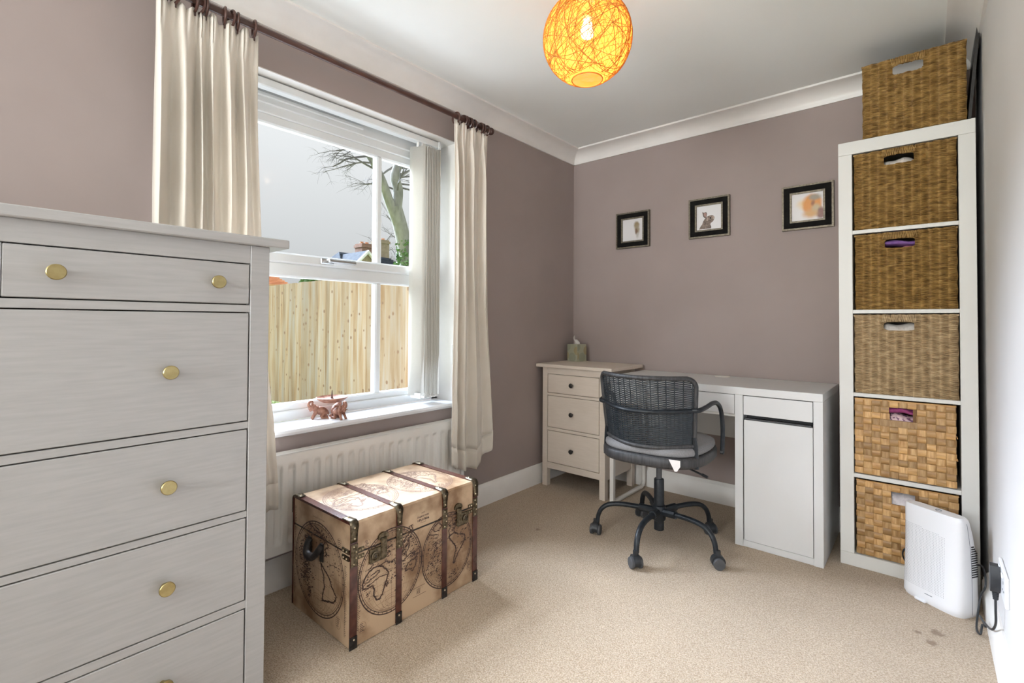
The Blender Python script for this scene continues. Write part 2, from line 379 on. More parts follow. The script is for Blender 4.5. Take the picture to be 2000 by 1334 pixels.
# coving (concave profile: (out from wall, down from ceiling))
prof = [(0, .082), (.010, .082), (.012, .072)]
for k in range(9):
    a = (PI/2)*k/8; prof.append((.094-.082*math.cos(a), .072-.060*math.sin(a)))
prof += [(.104, .010), (.104, .0), (0, 0)]
struct(MB().prism(prof, lambda a, b, t: (a, NEAR+t, CZ-b), -NEAR), 'trim_1', TRIM)
struct(MB().prism(prof, lambda a, b, t: (t, -a, CZ-b), W), 'trim_2', TRIM)
struct(MB().prism(prof, lambda a, b, t: (W-a, NEAR+t, CZ-b), -NEAR), 'trim_3', TRIM)
sk = [(0, 0), (.021, 0), (.021, .088), (.017, .094), (.017, .100), (.013, .106), (.008, .118), (.006, .122), (0, .122)]
struct(MB().prism(sk, lambda a, b, t: (a, NEAR+t, b), -NEAR), 'baseboard_left', TRIM)
struct(MB().prism(sk, lambda a, b, t: (t, -a, b), W), 'baseboard_back', TRIM)
struct(MB().prism(sk, lambda a, b, t: (W-a, NEAR+t, b), -NEAR-.42), 'baseboard_right', TRIM)

# ------------------------------------------------------------------ window
FX0, FX1 = -.20, -.14
wf = MB()
wf.box(FX0, FX1, OY0, OY1, OZ0+.03, .665, .004).box(FX0, FX1-.012, OY0, OY1, .66, .694, .006)
wf.box(FX0, FX1, OY0, OY1, 1.962, OZ1, .004).box(FX0, FX1-.01, OY0, OY1, 1.925, 1.966, .004).box(FX0, FX1-.02, OY0, OY1, 1.888, 1.93, .006)
wf.box(FX0, FX1, OY0, OY0+.06, OZ0+.03, OZ1, .004).box(FX0, FX1, OY1-.05, OY1, OZ0+.03, OZ1, .004)
wf.box(FX0, FX1-.012, OY1-.08, OY1-.045, .68, 1.9, .006)
win = struct(wf, 'window_1', UPVC)
tr = MB().box(FX0, FX1-.004, OY0+.05, OY1-.045, 1.243, 1.305, .006).box(FX0, FX1+.008, OY0+.05, OY1-.045, 1.300, 1.346, .008).build('transom', UPVC, win)
MUL = [(-1.566, -1.534)]
for (a, b) in MUL:
    MB().box(FX0, FX1-.014, a, b, 1.34, 1.892, .007).build('mullion', UPVC, win)
    MB().box(FX0, FX1-.014, a, b, .69, 1.247, .007).build('mullion', UPVC, win)
for (y0, y1) in ((OY0+.05, -1.570), (-1.530, OY1-.07)):
    MB().box(-.178, -.172, y0, y1, 1.340, 1.894).build('pane', GLASS, win, smooth=0)
    MB().box(-.178, -.172, y0, y1, .688, 1.249).build('pane', GLASS, win, smooth=0)
MB().box(FX1, FX1+.012, -2.22, -1.66, 1.985, 2.004, .004).build('trickle_vent', UPVC, win)
hd = MB().box(FX1+.008, FX1+.016, -1.875, -1.81, 1.312, 1.338, .004).tube([(FX1+.012, -1.842, 1.325), (FX1+.045, -1.842, 1.325)], .010, 10)
hd.box(FX1+.036, FX1+.052, -1.856, -1.715, 1.316, 1.334, .005).build('window_handle', STEEL, win, label='satin chrome espagnolette handle')
sl = MB(); pr = [(-.14, .592), (.014, .592), (.024, .597), (.028, .607), (.024, .617), (.014, .622), (-.14, .622)]
sl.prism(pr, lambda a, b, t: (a, OY0+.002+t, b), OY1-OY0-.004); sl.build('window_sill', SILL, win)

# ------------------------------------------------------------------ curtain pole and curtains
PX, PZ = .10, 2.122
po = thing('curtain_pole', 'dark brown metal curtain pole with ball finials above window', 'curtain pole', (PX, -1.8, PZ))
MB().tube([(PX, -2.70, PZ), (PX, -1.018, PZ)], .0125, 14).build('pole', POLE, po)
for y in (-1.0, -2.72):
    MB().ball((PX, y, PZ), .021, 16, 12).tube([(PX, y-.022*(1 if y < -2 else 1), PZ), (PX, y+.0, PZ)], .015, 12).build('finial', POLE, po)
for y in (-1.053, -2.66):
    MB().tube([(0.001, y, PZ-.01), (PX, y, PZ-.01)], .008, 8).lathe([(.024, 0), (.024, .006), (.010, .012)], 16, Matrix.Translation((0, y, PZ-.01)) @ Matrix.Rotation(PI/2, 4, 'Y')).build('bracket', POLE, po)

def curtain(label, y0f, y1f, xcf, ampf, zb, nf, ztop, rings, seed):
    rr = random.Random(seed); ph = [rr.uniform(-.45, .45) for _ in range(40)]; am = [rr.uniform(.65, 1.2) for _ in range(40)]
    root = thing('curtain', label, 'curtain', (PX, (y0f(ztop)+y1f(ztop))/2, zb(.5)))
    def pt(u, z, off=0):
        k = (u+.045*math.sin(u*PI*2+seed)+.022*math.sin(u*PI*5+seed*2))*nf if 0 < u < 1 else u*nf
        k = max(0, min(nf-1e-6, k)); i = int(k); t = k-i
        a = ampf(z)*lerp(am[i], am[i+1], t); phi = 2*PI*k+.35*math.sin(2*PI*t)+ph[i]*(1-t)+ph[i+1]*t
        head = sstep(ztop-.14, ztop-.02, z)
        x = xcf(z)+a*(math.sin(phi)+.16*math.sin(2*phi+1))*(1-.35*head)+.006*head*math.sin(3*phi)
        wob = .004*math.sin(z*5+k*2+seed)*(1-head)
        x += wob+off+.0018*math.sin(z*23+k*5)*sstep(1.2, .6, z)
        y = lerp(y0f(z), y1f(z), u)+.30*a*math.cos(phi*1.0+.6)*(1-.5*head)*math.sin(PI*u)**.4
        return (x, y, z)
    nu, nv = nf*18, 60
    hem = .945
    def zz(u, v): return lerp(ztop+.012*math.cos(2*PI*u*nf+ph[0])*1, zb(u), v)
    o = MB().grid(lambda u, v: pt(u, zz(u, v*hem)), nu, nv).build('curtain_cloth', CURT, root, smooth=80)
    s = o.modifiers.new('thick', 'SOLIDIFY'); s.thickness = .0025
    h = MB().grid(lambda u, v: pt(u, zz(u, lerp(hem-.001, 1, v)), .0012), nu, 4).build('hem', CURT, root, smooth=80)
    s = h.modifiers.new('thick', 'SOLIDIFY'); s.thickness = .005; s.offset = 0
    for y in rings:
        Mt = Matrix.Translation((PX, y, PZ-.0092)) @ Matrix.Rotation(rr.uniform(-.25, .25), 4, 'Z') @ Matrix.Rotation(PI/2, 4, 'X')
        ring = [(.0275+.0048*math.cos(2*PI*k/8), .0045*math.sin(2*PI*k/8)) for k in range(8)]
        MB().lathe(ring, 22, Mt, closed=True).tube([(PX, y, PZ-.035), (PX, y, PZ-.052)], .0028, 6).build('curtain_ring', POLE, root)
    return root
def lx(z): return lerp(.103, PX, sstep(1.25, 1.5, z))
curtain('wide cream pleated curtain at the dresser end of the pole', lambda z: -2.555, lambda z: lerp(-2.245, -2.225, sstep(2, 1.3, z))+.075*sstep(1.25, .35, z), lx,
        lambda z: lerp(.012, lerp(.019, .034, sstep(1.25, 1.55, z)), sstep(2.06, 1.7, z)), lambda u: .345, 6, 2.088,
        [-2.53, -2.505, -2.45, -2.435, -2.418, -2.36, -2.338, -2.318, -2.262], 3)
curtain('narrow cream curtain gathered at the room corner end of the pole', lambda z: -1.283-.028*sstep(1.3, .5, z), lambda z: lerp(-1.03, -.985, sstep(1.2, .4, z)),
        lambda z: lerp(.128, PX+.008, sstep(.6, 1.7, z)), lambda z: lerp(.010, lerp(.026, .034, sstep(1.2, .4, z)), sstep(2.06, 1.8, z)), lambda u: .325-.045*math.sin(PI*min(1, u*1.15))+.07*sstep(.72, .95, u), 4, 2.088,
        [-1.264, -1.215, -1.197, -1.179, -1.16, -1.142, -1.085, -1.066, -1.040], 12)

# ------------------------------------------------------------------ vertical blind
vb = thing('vertical_blind', 'white vertical blind drawn back to the right of the window', 'blind', (-.06, -1.8, 2.0))
MB().box(-.095, -.052, OY0+.01, -1.238, 1.992, 2.026, .004).box(-.098, -.049, -1.250, -1.234, 1.988, 2.029, .003).build('headrail', UPVC, vb)
for i in range(10):
    y = -1.362+.0105*i; a = math.radians(-27 if i == 0 else -8+R.uniform(-3, 3)); hw = .0445
    if i == 0: y = -1.378
    dx, dy = math.cos(a)*hw, -math.sin(a)*hw; xc = -.068
    n = Vector((-dy, dx, 0)).normalized()*.0012
    def vp(u, v, xc=xc, y=y, dx=dx, dy=dy): return (xc+dx*(2*u-1), y+dy*(2*u-1)+.003*math.sin(u*PI), lerp(.668, 1.972, v))
    vo = MB().grid(vp, 4, 6).build('vane', VANE, vb, smooth=80)
    s = vo.modifiers.new('thick', 'SOLIDIFY'); s.thickness = .0012
    MB().box(xc-.008, xc+.008, y-.003, y+.003, 1.968, 1.996, .001).build('vane_hanger', CHAIN, vo)
    MB().box(xc-.040, xc+.040, y-.0022, y+.0022, .655, .682, .001).build('vane_weight', CHAIN, vo)
for side in (-.028, -.108):
    c = MB()
    for k in range(40):
        t = k/39; y = -1.365+.105*t; z = .662+.012*abs(math.sin(t*PI*9))
        c.ball((side, y, z), .0024, 6, 4)
    c.build('bead_chain', CHAIN, vb, kind='stuff')
MB().box(-.020, -.006, OY1-.013, OY1-.0045, .82, .93, .003).build('cord_weight', CHAIN, vb)

# ------------------------------------------------------------------ radiator
ra = thing('radiator', 'cream ribbed panel radiator on the wall below the window', 'radiator', (.05, -1.71, .16))
ry0, ry1, rz0, rz1 = -2.235, -1.195, .162, .535
def rp(u, v):
    y = lerp(ry0, ry1, u); z = lerp(rz0, rz1, v)
    d = ((y-ry1+.045) / .0515) % 1.0
    s = sstep(.22, .32, d)*(1-sstep(.70, .80, d))
    e = sstep(rz0+.035, rz0+.055, z)*(1-sstep(rz1-.058, rz1-.038, z))
    ee = sstep(ry0+.015, ry0+.03, y)*(1-sstep(ry1-.04, ry1-.03, y))
    return (.062+.0125*(1-s*e*ee), y, z)
MB().grid(rp, 21*14, 40).build('ribbed_panel', RAD, ra, smooth=70)
MB().box(.022, .061, ry0+.002, ry1-.002, rz0, rz1-.012, .003).build('rear_panel', RAD, ra)
tg = MB().box(.020, .066, ry0-.001, ry1+.001, rz1-.004, rz1+.003, .0015)
tg.box(.018, .0655, ry1-.003, ry1+.002, rz0+.02, rz1, .0015).build('top_cover', RAD, ra)
MB().box(.0012, .022, ry0+.2, ry0+.23, rz0+.05, rz1-.05).box(.0012, .022, ry1-.23, ry1-.2, rz0+.05, rz1-.05).build('wall_bracket', RAD, ra)
MB().lathe([(.012, 0), (.015, .004), (.015, .05), (.013, .06), (.0125, .064)], 16, Matrix.Translation((.055, -1.165, .205))).tube([(.055, -1.165, .21), (.055, -1.195, .21)], .008, 8).build('valve', TRIM, ra)
MB().lathe([(.0135, 0), (.0135, .016), (.010, .020), (0, .020)], 16, Matrix.Translation((.055, -1.165, .269))).build('valve_cap', BLACKK, ra, label='black valve cap')
MB().tube([(.055, -1.165, .0), (.055, -1.165, .207)], .0075, 10).build('supply_pipe', TRIM, ra)

# ------------------------------------------------------------------ chests of drawers
KN = [(0, 0), (.0065, 0), (.0065, .016), (.0155, .019), (.0165, .021), (.0165, .026), (.0150, .0275), (0, .0275)]
KB = [(0, 0), (.006, 0), (.006, .010), (.013, .015), (.0145, .020), (.012, .025), (.006, .0275), (0, .0275)]
def chest(root, W, D, H, top, over, post, rows, wd, wdd, knobm, knobp, gap=.003, zb=.09, rec=.004, topt=.024):
    """local: x across 0..W, front at y=0 facing -y, depth to +y. rows: (z0, z1, [(x0, x1, [knob x])], knob z)"""
    ov = over
    MB().box(-ov[0], W+ov[1], -ov[2], D+.005, H, H+topt, .0025).build('top', wd, root, w=False)
    for x in (0, W-post):
        for y in (0, D-post):
            MB().box(x, x+post, y, y+post, 0, H, .0015).build('leg', wd, root, w=False)
    for x in (.006, W-.024): MB().box(x, x+.018, post, D-post, zb, H).build('side_panel', wd, root, w=False)
    MB().box(post, W-post, D-.012, D-.006, zb, H).build('back_panel', wd, root, w=False)
    zr = [H]+[z for r in rows for z in (r[1], r[0])]+[zb-.0]
    for i in range(0, len(zr)-1, 2):
        if zr[i]-zr[i+1] > .004: MB().box(post, W-post, .002, .022, zr[i+1]+gap, zr[i]-gap*(i > 0), .001).build('rail', wd, root, w=False)
    MB().box(post, W-post, .028, .034, zb, H).build('inner_carcase', GAP, root, w=False)
    for (z0, z1, cells, kz) in rows:
        for ci, (x0, x1, ks) in enumerate(cells):
            if ci: MB().box(cells[ci-1][1]+gap, x0-gap, .002, .022, z0, z1, .001).build('divider', wd, root, w=False)
            d = MB().box(x0, x1, rec-.003, rec+.016, z0, z1, .0018).build('drawer', wdd, root, w=False)
            for kx in ks:
                MB().lathe(knobp, 28, Matrix.Translation((kx, rec-.003, kz)) @ Matrix.Rotation(PI/2, 4, 'X')).build('knob', knobm, d, w=False, smooth=40)
# tall dresser: local x -> world +Y when rotated 90 degrees, front faces +X
DX, DY1 = .57, -2.396
DWd = 1.03
dr = thing('chest_of_drawers', 'tall off-white chest of drawers with round brass knobs', 'chest of drawers', (DX, DY1-DWd, 0), PI/2)
def lx_(Y): return Y-(DY1-DWd)
pw = .049; mid = DWd/2
a0, a1 = pw+.003, DWd-pw-.003
rk = lx_(-2.629); rows = []
sm0 = lx_(-2.909)
rows.append((1.096, 1.202, [(a0, DWd-sm0, [DWd-lx_(-2.529), DWd-lx_(-2.832)]), (sm0, a1, [lx_(-2.832), lx_(-2.529)])], 1.149))
for z0, z1, kz in ((.784, 1.071, .927), (.546, .760, .656), (.309, .524, .419), (.085, .283, .19)):
    rows.append((z0, z1, [(a0, a1, [DWd-rk, rk])], kz))
chest(dr, DWd, .433, 1.254, None, (.047, .047, .018), pw, rows, PAINT, PAINTD, BRASS, KN, zb=.05)

# ------------------------------------------------------------------ bedside chest
ns = thing('bedside_chest', 'small cream three-drawer chest with black knobs in the corner', 'chest of drawers', (.045, -.43, 0))
NW = .46
chest(ns, NW, .385, .763, None, (.04, .055, .022), .038,
      [(.602, .719, [(.042, NW-.042, [NW/2])], .66), (.381, .581, [(.042, NW-.042, [NW/2])], .479), (.157, .357, [(.042, NW-.042, [NW/2])], .252)],
      NSW, NSW, BLACKK, KB, zb=.112, topt=.021)

# tissue box
tb = thing('tissue_box', 'square sage green tissue box with printed ovals on corner chest', 'tissue box', (.098, -.105, .784), math.radians(-10))
hs = .047
tbm = MB().box(-hs, hs, -hs, hs, 0, .118, .0015).build('carton', CARD, tb, w=False)
def oval(mb, cx, cz, rx, rz, side):
    n = 20; pts = []
    for k in range(n):
        x = cx+rx*math.cos(2*PI*k/n); z = cz+rz*math.sin(2*PI*k/n)
        x = max(-hs+.001, min(hs-.001, x)); z = max(.001, min(.117, z)); pts.append((x, z))
    if side == 0: mb.prism(pts, lambda a, b, t: (a, -hs-.0002-t, b), .0003)
    else: mb.prism(pts, lambda a, b, t: (hs+.0002+t, a, b), .0003) if side == 1 else mb.prism(pts, lambda a, b, t: (-hs-.0002-t, a, b), .0003)
for side in (0, 1):
    for (cx_, cz_o, rx_, rz_, m_) in ((0, .028, .034, .032, CARD2), (.042, .075, .026, .03, CARD3), (-.04, .10, .024, .026, CARD2), (-.048, .04, .018, .026, CARD3)):
        m1 = MB(); oval(m1, cx_, cz_o, rx_, rz_, side); m1.build('oval_print', m_, tb, w=False, label='pale green printed oval' if m_ is CARD2 else 'ochre printed oval')

def tis(u, v):
    x = lerp(-.036, .036, u); h = v*.050*(1.15-.75*u+.12*math.sin(u*9))
    return (x*(.55+.45*v)-.016*v, .010*math.sin(u*7+v*2)+.02*v*v*math.cos(u*4), .119+h)
t = MB().grid(tis, 18, 8).build('tissue', TISSUE, tb, w=False, smooth=80); t.modifiers.new('t', 'SOLIDIFY').thickness = .0012

# ------------------------------------------------------------------ desk
dk = thing('desk', 'white desk with two drawers and a door cupboard along back wall', 'desk', (1.08, -.26, 0))
x0, x1, yf, yb, dh = .562, 1.612, -.508, -.022, .748
cl = 1.252
MB().box(x0, x1, yf, yb, dh-.036, dh, .0015).build('desktop', DESKW, dk)
MB().box(cl, cl+.036, yf, yb, 0, dh-.0365, .001).build('side_panel', DESKW, dk)
MB().box(x1-.036, x1, yf, yb, 0, dh-.0365, .001).build('side_panel', DESKW, dk)
MB().box(cl+.036, x1-.036, yf+.004, yf+.02, 0, .030, .001).build('plinth', DESKW, dk)
MB().box(cl+.036, x1-.036, yb-.012, yb, .03, dh-.037).build('back_panel', DESKW, dk)
MB().box(cl+.036, x1-.036, yf+.07, yf+.076, .597, .625).build('cupboard_recess', SLOT, dk)
dd = MB().box(cl+.0385, x1-.0385, yf+.001, yf+.019, .620, .7085, .001).box(cl+.045, x1-.045, yf+.02, yb-.06, .625, .695).build('drawer', DESKW, dk)
MB().box(cl+.0405, x1-.0385, yf+.001, yf+.019, .032, .596, .001).build('door', DESKW, dk)
MB().box(cl+.045, x1-.045, yf+.002, yf+.018, .598, .604, .001).build('door_top_edge', GREYPL, dk)
MB().box(x0+.035, cl-.0025, yf+.004, yf+.022, .617, .7095, .001).box(x0+.04, cl-.02, yf+.022, yb-.1, .625, .70).build('drawer', DESKW, dk)
MB().box(x0+.03, cl-.0005, yf+.012, yb-.05, .603, .616, .001).build('drawer_tray', DESKM, dk)
MB().box(x0+.03, cl, yb-.018, yb, .40, .70).build('back_rail', DESKW, dk)
lg = MB(); lxp = x0+.006
lg.tube([(lxp, yf+.055, dh-.037), (lxp, yf+.055, .02)], .0165, 4)
lg.tube(bez([(lxp, yf+.055, .014), (lxp, -.14, .014), (lxp, -.075, .016), (lxp, -.052, .034), (lxp, -.046, .07), (lxp, -.046, .3), (lxp, -.046, dh-.037)], 6), .0130, 10)
lg.build('leg_frame', DESKM, dk)
gm = MB().lathe([(0, .0005), (.040, .0005), (.040, .003), (.036, .005), (0, .005)], 28, Matrix.Translation((1.068, -.088, dh))).build('cable_grommet', DESKM, dk)

# ------------------------------------------------------------------ swivel chair
ch = thing('swivel_chair', 'black wicker swivel armchair on five castors at the desk', 'office chair', (.971, -.733, 0), math.radians(4))
def spin(a): return Matrix.Rotation(a, 4, 'Z')
hub = MB().lathe([(.020, .062), (.0235, .064), (.0235, .105), (.031, .115), (.033, .165), (.030, .178), (.024, .182), (.0235, .30), (.0215, .305), (0, .305)], 24).build('base_hub', BLKMET, ch, w=False)
MB().tube([(0, 0, .30), (0, 0, .42)], .0135, 16).build('gas_lift', GREYPL, ch, w=False, label='grey steel gas lift')
for a in (199, 271, 343, 55, 127):
    A = math.radians(a); c, s = math.cos(A), math.sin(A)
    pth = bez([(.02, 0, .150), (.08, 0, .158), (.17, 0, .163), (.235, 0, .155), (.272, 0, .130), (.289, 0, .095), (.293, 0, .062)], 6)
    P = [(p.x*c-p.y*s, p.x*s+p.y*c, p.z) for p in pth]
    n = len(P)
    lgm = MB().tube(P, [lerp(.0145, .0118, i/(n-1)) for i in range(n)], 12, flat=.85)
    lgm.tube([P[0], P[3], P[7]], .0185, 10)
    leg = lgm.build('leg', BLKMET, ch, w=False)
    ca = A+R.uniform(-.9, .9)+PI/2
    ctr = Vector((.302*c, .302*s, 0)); d = Vector((math.cos(ca), math.sin(ca), 0)); q = Vector((-d.y, d.x, 0))
    cm = MB()
    prof = [(.029*math.cos(t), .028+.031*math.sin(t)) for t in [PI*k/10 for k in range(11)]]
    prof = [(x, max(z, .022)) for x, z in prof]
    def pm(x, z, t, ctr=ctr, d=d, q=q): return tuple(ctr+d*x+q*(t-.014)+Vector((0, 0, z)))
    cm.prism(prof+[(-.024, .016), (.024, .016)], pm, .028)
    hood = cm.tube([tuple(ctr)[:2]+(.055,), tuple(ctr)[:2]+(.075,)], .0115, 10).build('castor', BLKPL, leg, w=False)
    wm = MB()
    for sgn in (-1, 1):
        o = ctr+q*sgn*.0185+Vector((0, 0, .0245))
        Mx = Matrix.Translation(o) @ Matrix((d, Vector((0, 0, 1)), q)).transposed().to_4x4()
        wm.lathe([(.008, -.0075), (.0225, -.0075), (.0245, -.005), (.0245, .005), (.0225, .0075), (.008, .0075), (0, .006)], 20, Mx)
    wm.build('castor_wheel', GREYPL, leg, w=False)
# seat: rounded plan, wrapped wicker rim
def seatplan(a, hx=.245, hyf=.24, hyb=.245, e=3.2):
    c, s = math.cos(a), math.sin(a); k = (abs(c)**e+abs(s)**e)**(-1/e)
    y = k*s*(hyf if s > 0 else hyb)
    x = k*c*hx*(1-.07*max(0, -y/hyb))
    return x, y
def ringmb(plist, wrap=True, n=72):
    mb = MB(); m = len(plist)
    v = []
    for (sc, z) in plist:
        for k in range(n):
            x, y = seatplan(2*PI*k/n); bow = -.018*(x/.245)**2*0
            v.append((x*sc, y*sc, z+bow))
    f = [(i*n+k, i*n+(k+1) % n, (i+1)*n+(k+1) % n, (i+1)*n+k) for i in range(m-1) for k in range(n)]
    f += [tuple(range(n-1, -1, -1)), tuple((m-1)*n+k for k in range(n))]
    return mb.add(v, f)
ringmb([(.90, .422), (.97, .424), (1.0, .434), (1.0, .462), (.975, .471), (.92, .473)]).build('seat', WRAP, ch, w=False, smooth=50)
ringmb([(.93, .473), (.955, .477), (.965, .487), (.955, .501), (.90, .509), (.6, .513), (.2, .514)]).build('seat_cushion', CUSH, ch, w=False, smooth=60, label='flat grey seat cushion')
MB().box(-.09, .09, -.10, .10, .408, .422, .004).box(-.04, .04, -.05, .05, .395, .410, .004).build('seat_plate', BLKMET, ch, w=False)
MB().tube([(.05, -.02, .405), (.15, -.045, .392), (.235, -.06, .372)], .0045, 8).tube([(.215, -.055, .377), (.24, -.061, .371)], .0065, 8).build('height_lever', BLKPL, ch, w=False)
MB().prism([(0, 0), (.050, 0), (.050, -.026), (.036, -.047), (.026, -.048)], lambda a, b, t: (.128+a*.95, -.243-t+.10*a, .472+b), .0008).build('care_label', TAGM, ch, w=False, label='white fabric care label')
# backrest surface: s in -1..1 across, t 0..1 up
def back(s, t, off=0):
    hw = lerp(.203, .222, t); z = lerp(.522, .815, t)
    y = lerp(-.238, -.292, t)+(.105+.02*t)*abs(s)**2.1
    x = hw*s
    n = Vector((-.9*s, -1, -.15)).normalized()
    z += -.012*(1-s*s)*(1-t)
    p = Vector((x, y, z))+n*off
    return p
def edge_t(s):     # rounded upper corners
    a = abs(s)
    return 1-(0 if a < .84 else .15*(1-math.sqrt(max(0, 1-((a-.84)/.16)**2))))
NST = 15
for i in range(NST):
    s = -.95+1.9*i/(NST-1)
    MB().tube([back(s, edge_t(s)*k/10) for k in range(11)], .0028, 6).build('stake', WICK, ch, w=False)
wv = MB(); NR = 60
for j in range(NR):
    t = .03+.94*j/(NR-1); lim = 1.0
    if t > .86: lim = .84+.16*math.sqrt(max(0, 1-((t-.85)/.15)**2))*.9
    ns_ = (NST-1)*3+2; pts = []
    for k in range(ns_+1):
        s = lerp(-.985, .985, k/ns_)
        if abs(s) > lim: continue
        w_ = (s+.95)/1.9*(NST-1)
        pts.append(back(s, t, .0042*math.cos(PI*w_)*(1 if j % 2 else -1)))
    wv.tube(pts, .0024 if t < .56 else .0020, 5, caps=False)
wv.build('woven_strands', WICK, ch, w=False, smooth=60, kind='stuff')
bord = [back(-1, t) for t in (0, .15, .3, .5, .7, .82)]
bord += [back(s, edge_t(s)) for s in (-.995, -.97, -.93, -.88, -.84, -.6, -.3, 0, .3, .6, .84, .88, .93, .97, .995)]
bord += [back(1, t) for t in (.82, .7, .5, .3, .15, 0)]
bord += [back(s, -.004) for s in (.85, .6, .3, 0, -.3, -.6, -.85)]
wb = MB(); bp = bez(bord+[bord[0]], 5)[:-1]
wb.tube(bp, .0105, 10, closed=True).build('back_frame', WRAP, ch, w=False, smooth=60)
for sx in (-1, 1):
    MB().tube([(sx*.212, -.135, .42), (sx*.208, -.135, .52), back(sx*.99, .12)], .0115, 8).build('back_post', BLKMET, ch, w=False)
armp = [(-.262, .105, .447), (-.266, .10, .56), (-.264, .075, .648), (-.258, .035, .686), (-.252, -.02, .694), (-.243, -.09, .685), (-.230, -.155, .678)]
half = [back(s, .53, .018) for s in (-1.0, -.85, -.6, -.3, 0)]
full = armp+[tuple(p) for p in half]
full = full+[(-x, y, z) for (x, y, z) in full[-2::-1]]
MB().tube(bez(full, 6), .0100, 10).build('arm_tube', BLKMET, ch, w=False)
for sx in (-1, 1): MB().lathe([(0, 0), (.011, 0), (.011, .014), (0, .014)], 12, Matrix.Translation((sx*.255, .105, .452)) @ Matrix.Rotation(sx*PI/2, 4, 'Y')).build('arm_bolt', BLKPL, ch, w=False)

# ------------------------------------------------------------------ tall shelf unit with baskets
sh = thing('shelf_unit', 'tall narrow cream cube shelf unit full of baskets in corner', 'shelf unit', (1.884, -.2, 0))
sx0, sx1, sy0, sy1, st = 1.659, 2.1055, -.393, -.026, 1.856
MB().box(sx0, sx0+.0505, sy0, sy1, 0.0555, st-.0565, .001).build('side_panel', SHELF, sh)
MB().box(sx1-.0505, sx1, sy0, sy1, 0.0555, st-.0565, .001).build('side_panel', SHELF, sh)
MB().box(sx0, sx1, sy0, sy1, st-.056, st, .001).build('top_panel', SHELF, sh)
MB().box(sx0, sx1, sy0, sy1, 0, .055, .001).build('bottom_panel', SHELF, sh)
DZ = [(.386, .403), (.737, .753), (1.098, 1.114), (1.446, 1.462)]
for a, b in DZ: MB().box(sx0+.0505, sx1-.0505, sy0+.001, sy1, a, b, .001).build('shelf', SHELF, sh)

def seagrass(label, x0, x1, z0, z1, yf, dep, mt, hole, seed, group):
    """coarse twine weave: columns of short horizontal twists, alternate columns half a row out"""
    rr = random.Random(seed)
    root = thing('seagrass_basket', label, 'basket', ((x0+x1)/2, yf+dep/2, z0), 0, group)
    w, h = x1-x0, z1-z0; nc = 12; nr = int(h/.0072)
    hx0, hx1, hz0, hz1 = hole
    jit = [[rr.uniform(.7, 1.25) for _ in range(nr+3)] for _ in range(nc)]
    def relief(a, z):
        c = a*nc; i = min(nc-1, int(c)); t = c-i
        r = (z-z0)/h*nr+(.5 if i % 2 else 0)+.16*math.sin(t*PI*2+i)+.35*(t-.5)
        j = int(r); q = r-j
        return .0090*jit[i][j]*max(0, math.sin(PI*q))**1.15*(.12+.88*math.sin(PI*min(1, max(0, t)))**.7)
    def fr(u, v):
        z = lerp(z0, z1, v); x = lerp(x0, x1, u)
        edge = .003*math.sin(v*34+seed)*(1 if u in (0, 1) else 0)
        return (x+edge*.3, yf+.0015-relief(u, z)+.006*(1-sstep(0, .03, min(u, 1-u)))-.004*math.sin(PI*u)*math.sin(PI*v), z+.0018*math.sin(u*40+seed)*(1 if v == 1 else 0))
    def inhole(u, v):
        x = lerp(x0, x1, u); z = lerp(z0, z1, v)
        cx, cz = (hx0+hx1)/2, (hz0+hz1)/2; ax, az = (hx1-hx0)/2, (hz1-hz0)/2
        return abs((x-cx)/ax)**5+abs((z-cz)/az)**5 < 1
    MB().grid(fr, nc*9, nr*5, skip=inhole).build('woven_front', mt, root, smooth=60)
    # sides, back, base
    def sd(xx, sgn):
        def g(u, v):
            z = lerp(z0, z1, v); return (xx+sgn*(relief(u, z)*.4-.003), lerp(yf+.002, yf+dep, u), z)
        return g
    for xx, sg in ((x0, -1), (x1, 1)): MB().grid(sd(xx, sg), 36, nr*2).build('woven_side', mt, root, smooth=80)
    MB().grid(lambda u, v: (lerp(x0, x1, u), yf+dep-.004+relief(u, lerp(z0, z1, v))*.8, lerp(z0, z1, v)), 36, 40, skip=inhole).build('woven_back', mt, root, smooth=80)
    MB().box(x0+.004, x1-.004, yf+.004, yf+dep-.004, z0, z0+.006).build('base', mt, root)
    # rolled rim and handle wrapping
    rim = MB()
    n = 46
    for a, b in (((x0, yf+.003), (x1, yf+.003)), ((x0, yf+dep-.004), (x1, yf+dep-.004))):
        pts = [(lerp(a[0], b[0], k/n), a[1]+.001*math.sin(k*2.1), z1-.003+.0012*math.sin(k*1.7+seed)) for k in range(n+1)]
        rim.tube(pts, [.0042+.001*math.sin(k*PI*.9) for k in range(n+1)], 6)
    for xx in (x0+.001, x1-.001): rim.tube([(xx, lerp(yf, yf+dep-.004, k/20), z1-.003) for k in range(21)], .0042, 6)
    rim.build('rim', mt, root, smooth=60)
    hw = MB(); nh = 20
    for k in range(nh):
        x = lerp(hx0-.006, hx1+.006, (k+.5)/nh); tw = rr.uniform(-.004, .004)
        hw.tube([(x-tw, yf-.004+rr.uniform(-.0012, .001), hz1+.002), (x, yf-.0075, (hz1+z1)/2), (x+tw, yf-.004, z1-.001)], .0026, 6)
    hw.build('handle_wrapping', mt, root, smooth=60)
    return root
G1 = 'dark seagrass baskets in the shelf unit'
Y0 = -.386
seagrass('dark seagrass basket standing empty on top of the shelf unit', 1.748, 2.082, 1.858, 2.176, -.388, .31, GRASSB, (1.853, 1.953, 2.104, 2.142), 11, None)
seagrass('dark seagrass basket in the top shelf compartment, white fleece inside', 1.716, 2.050, 1.463, 1.795, Y0, .33, GRASSB, (1.820, 1.921, 1.728, 1.766), 12, G1)
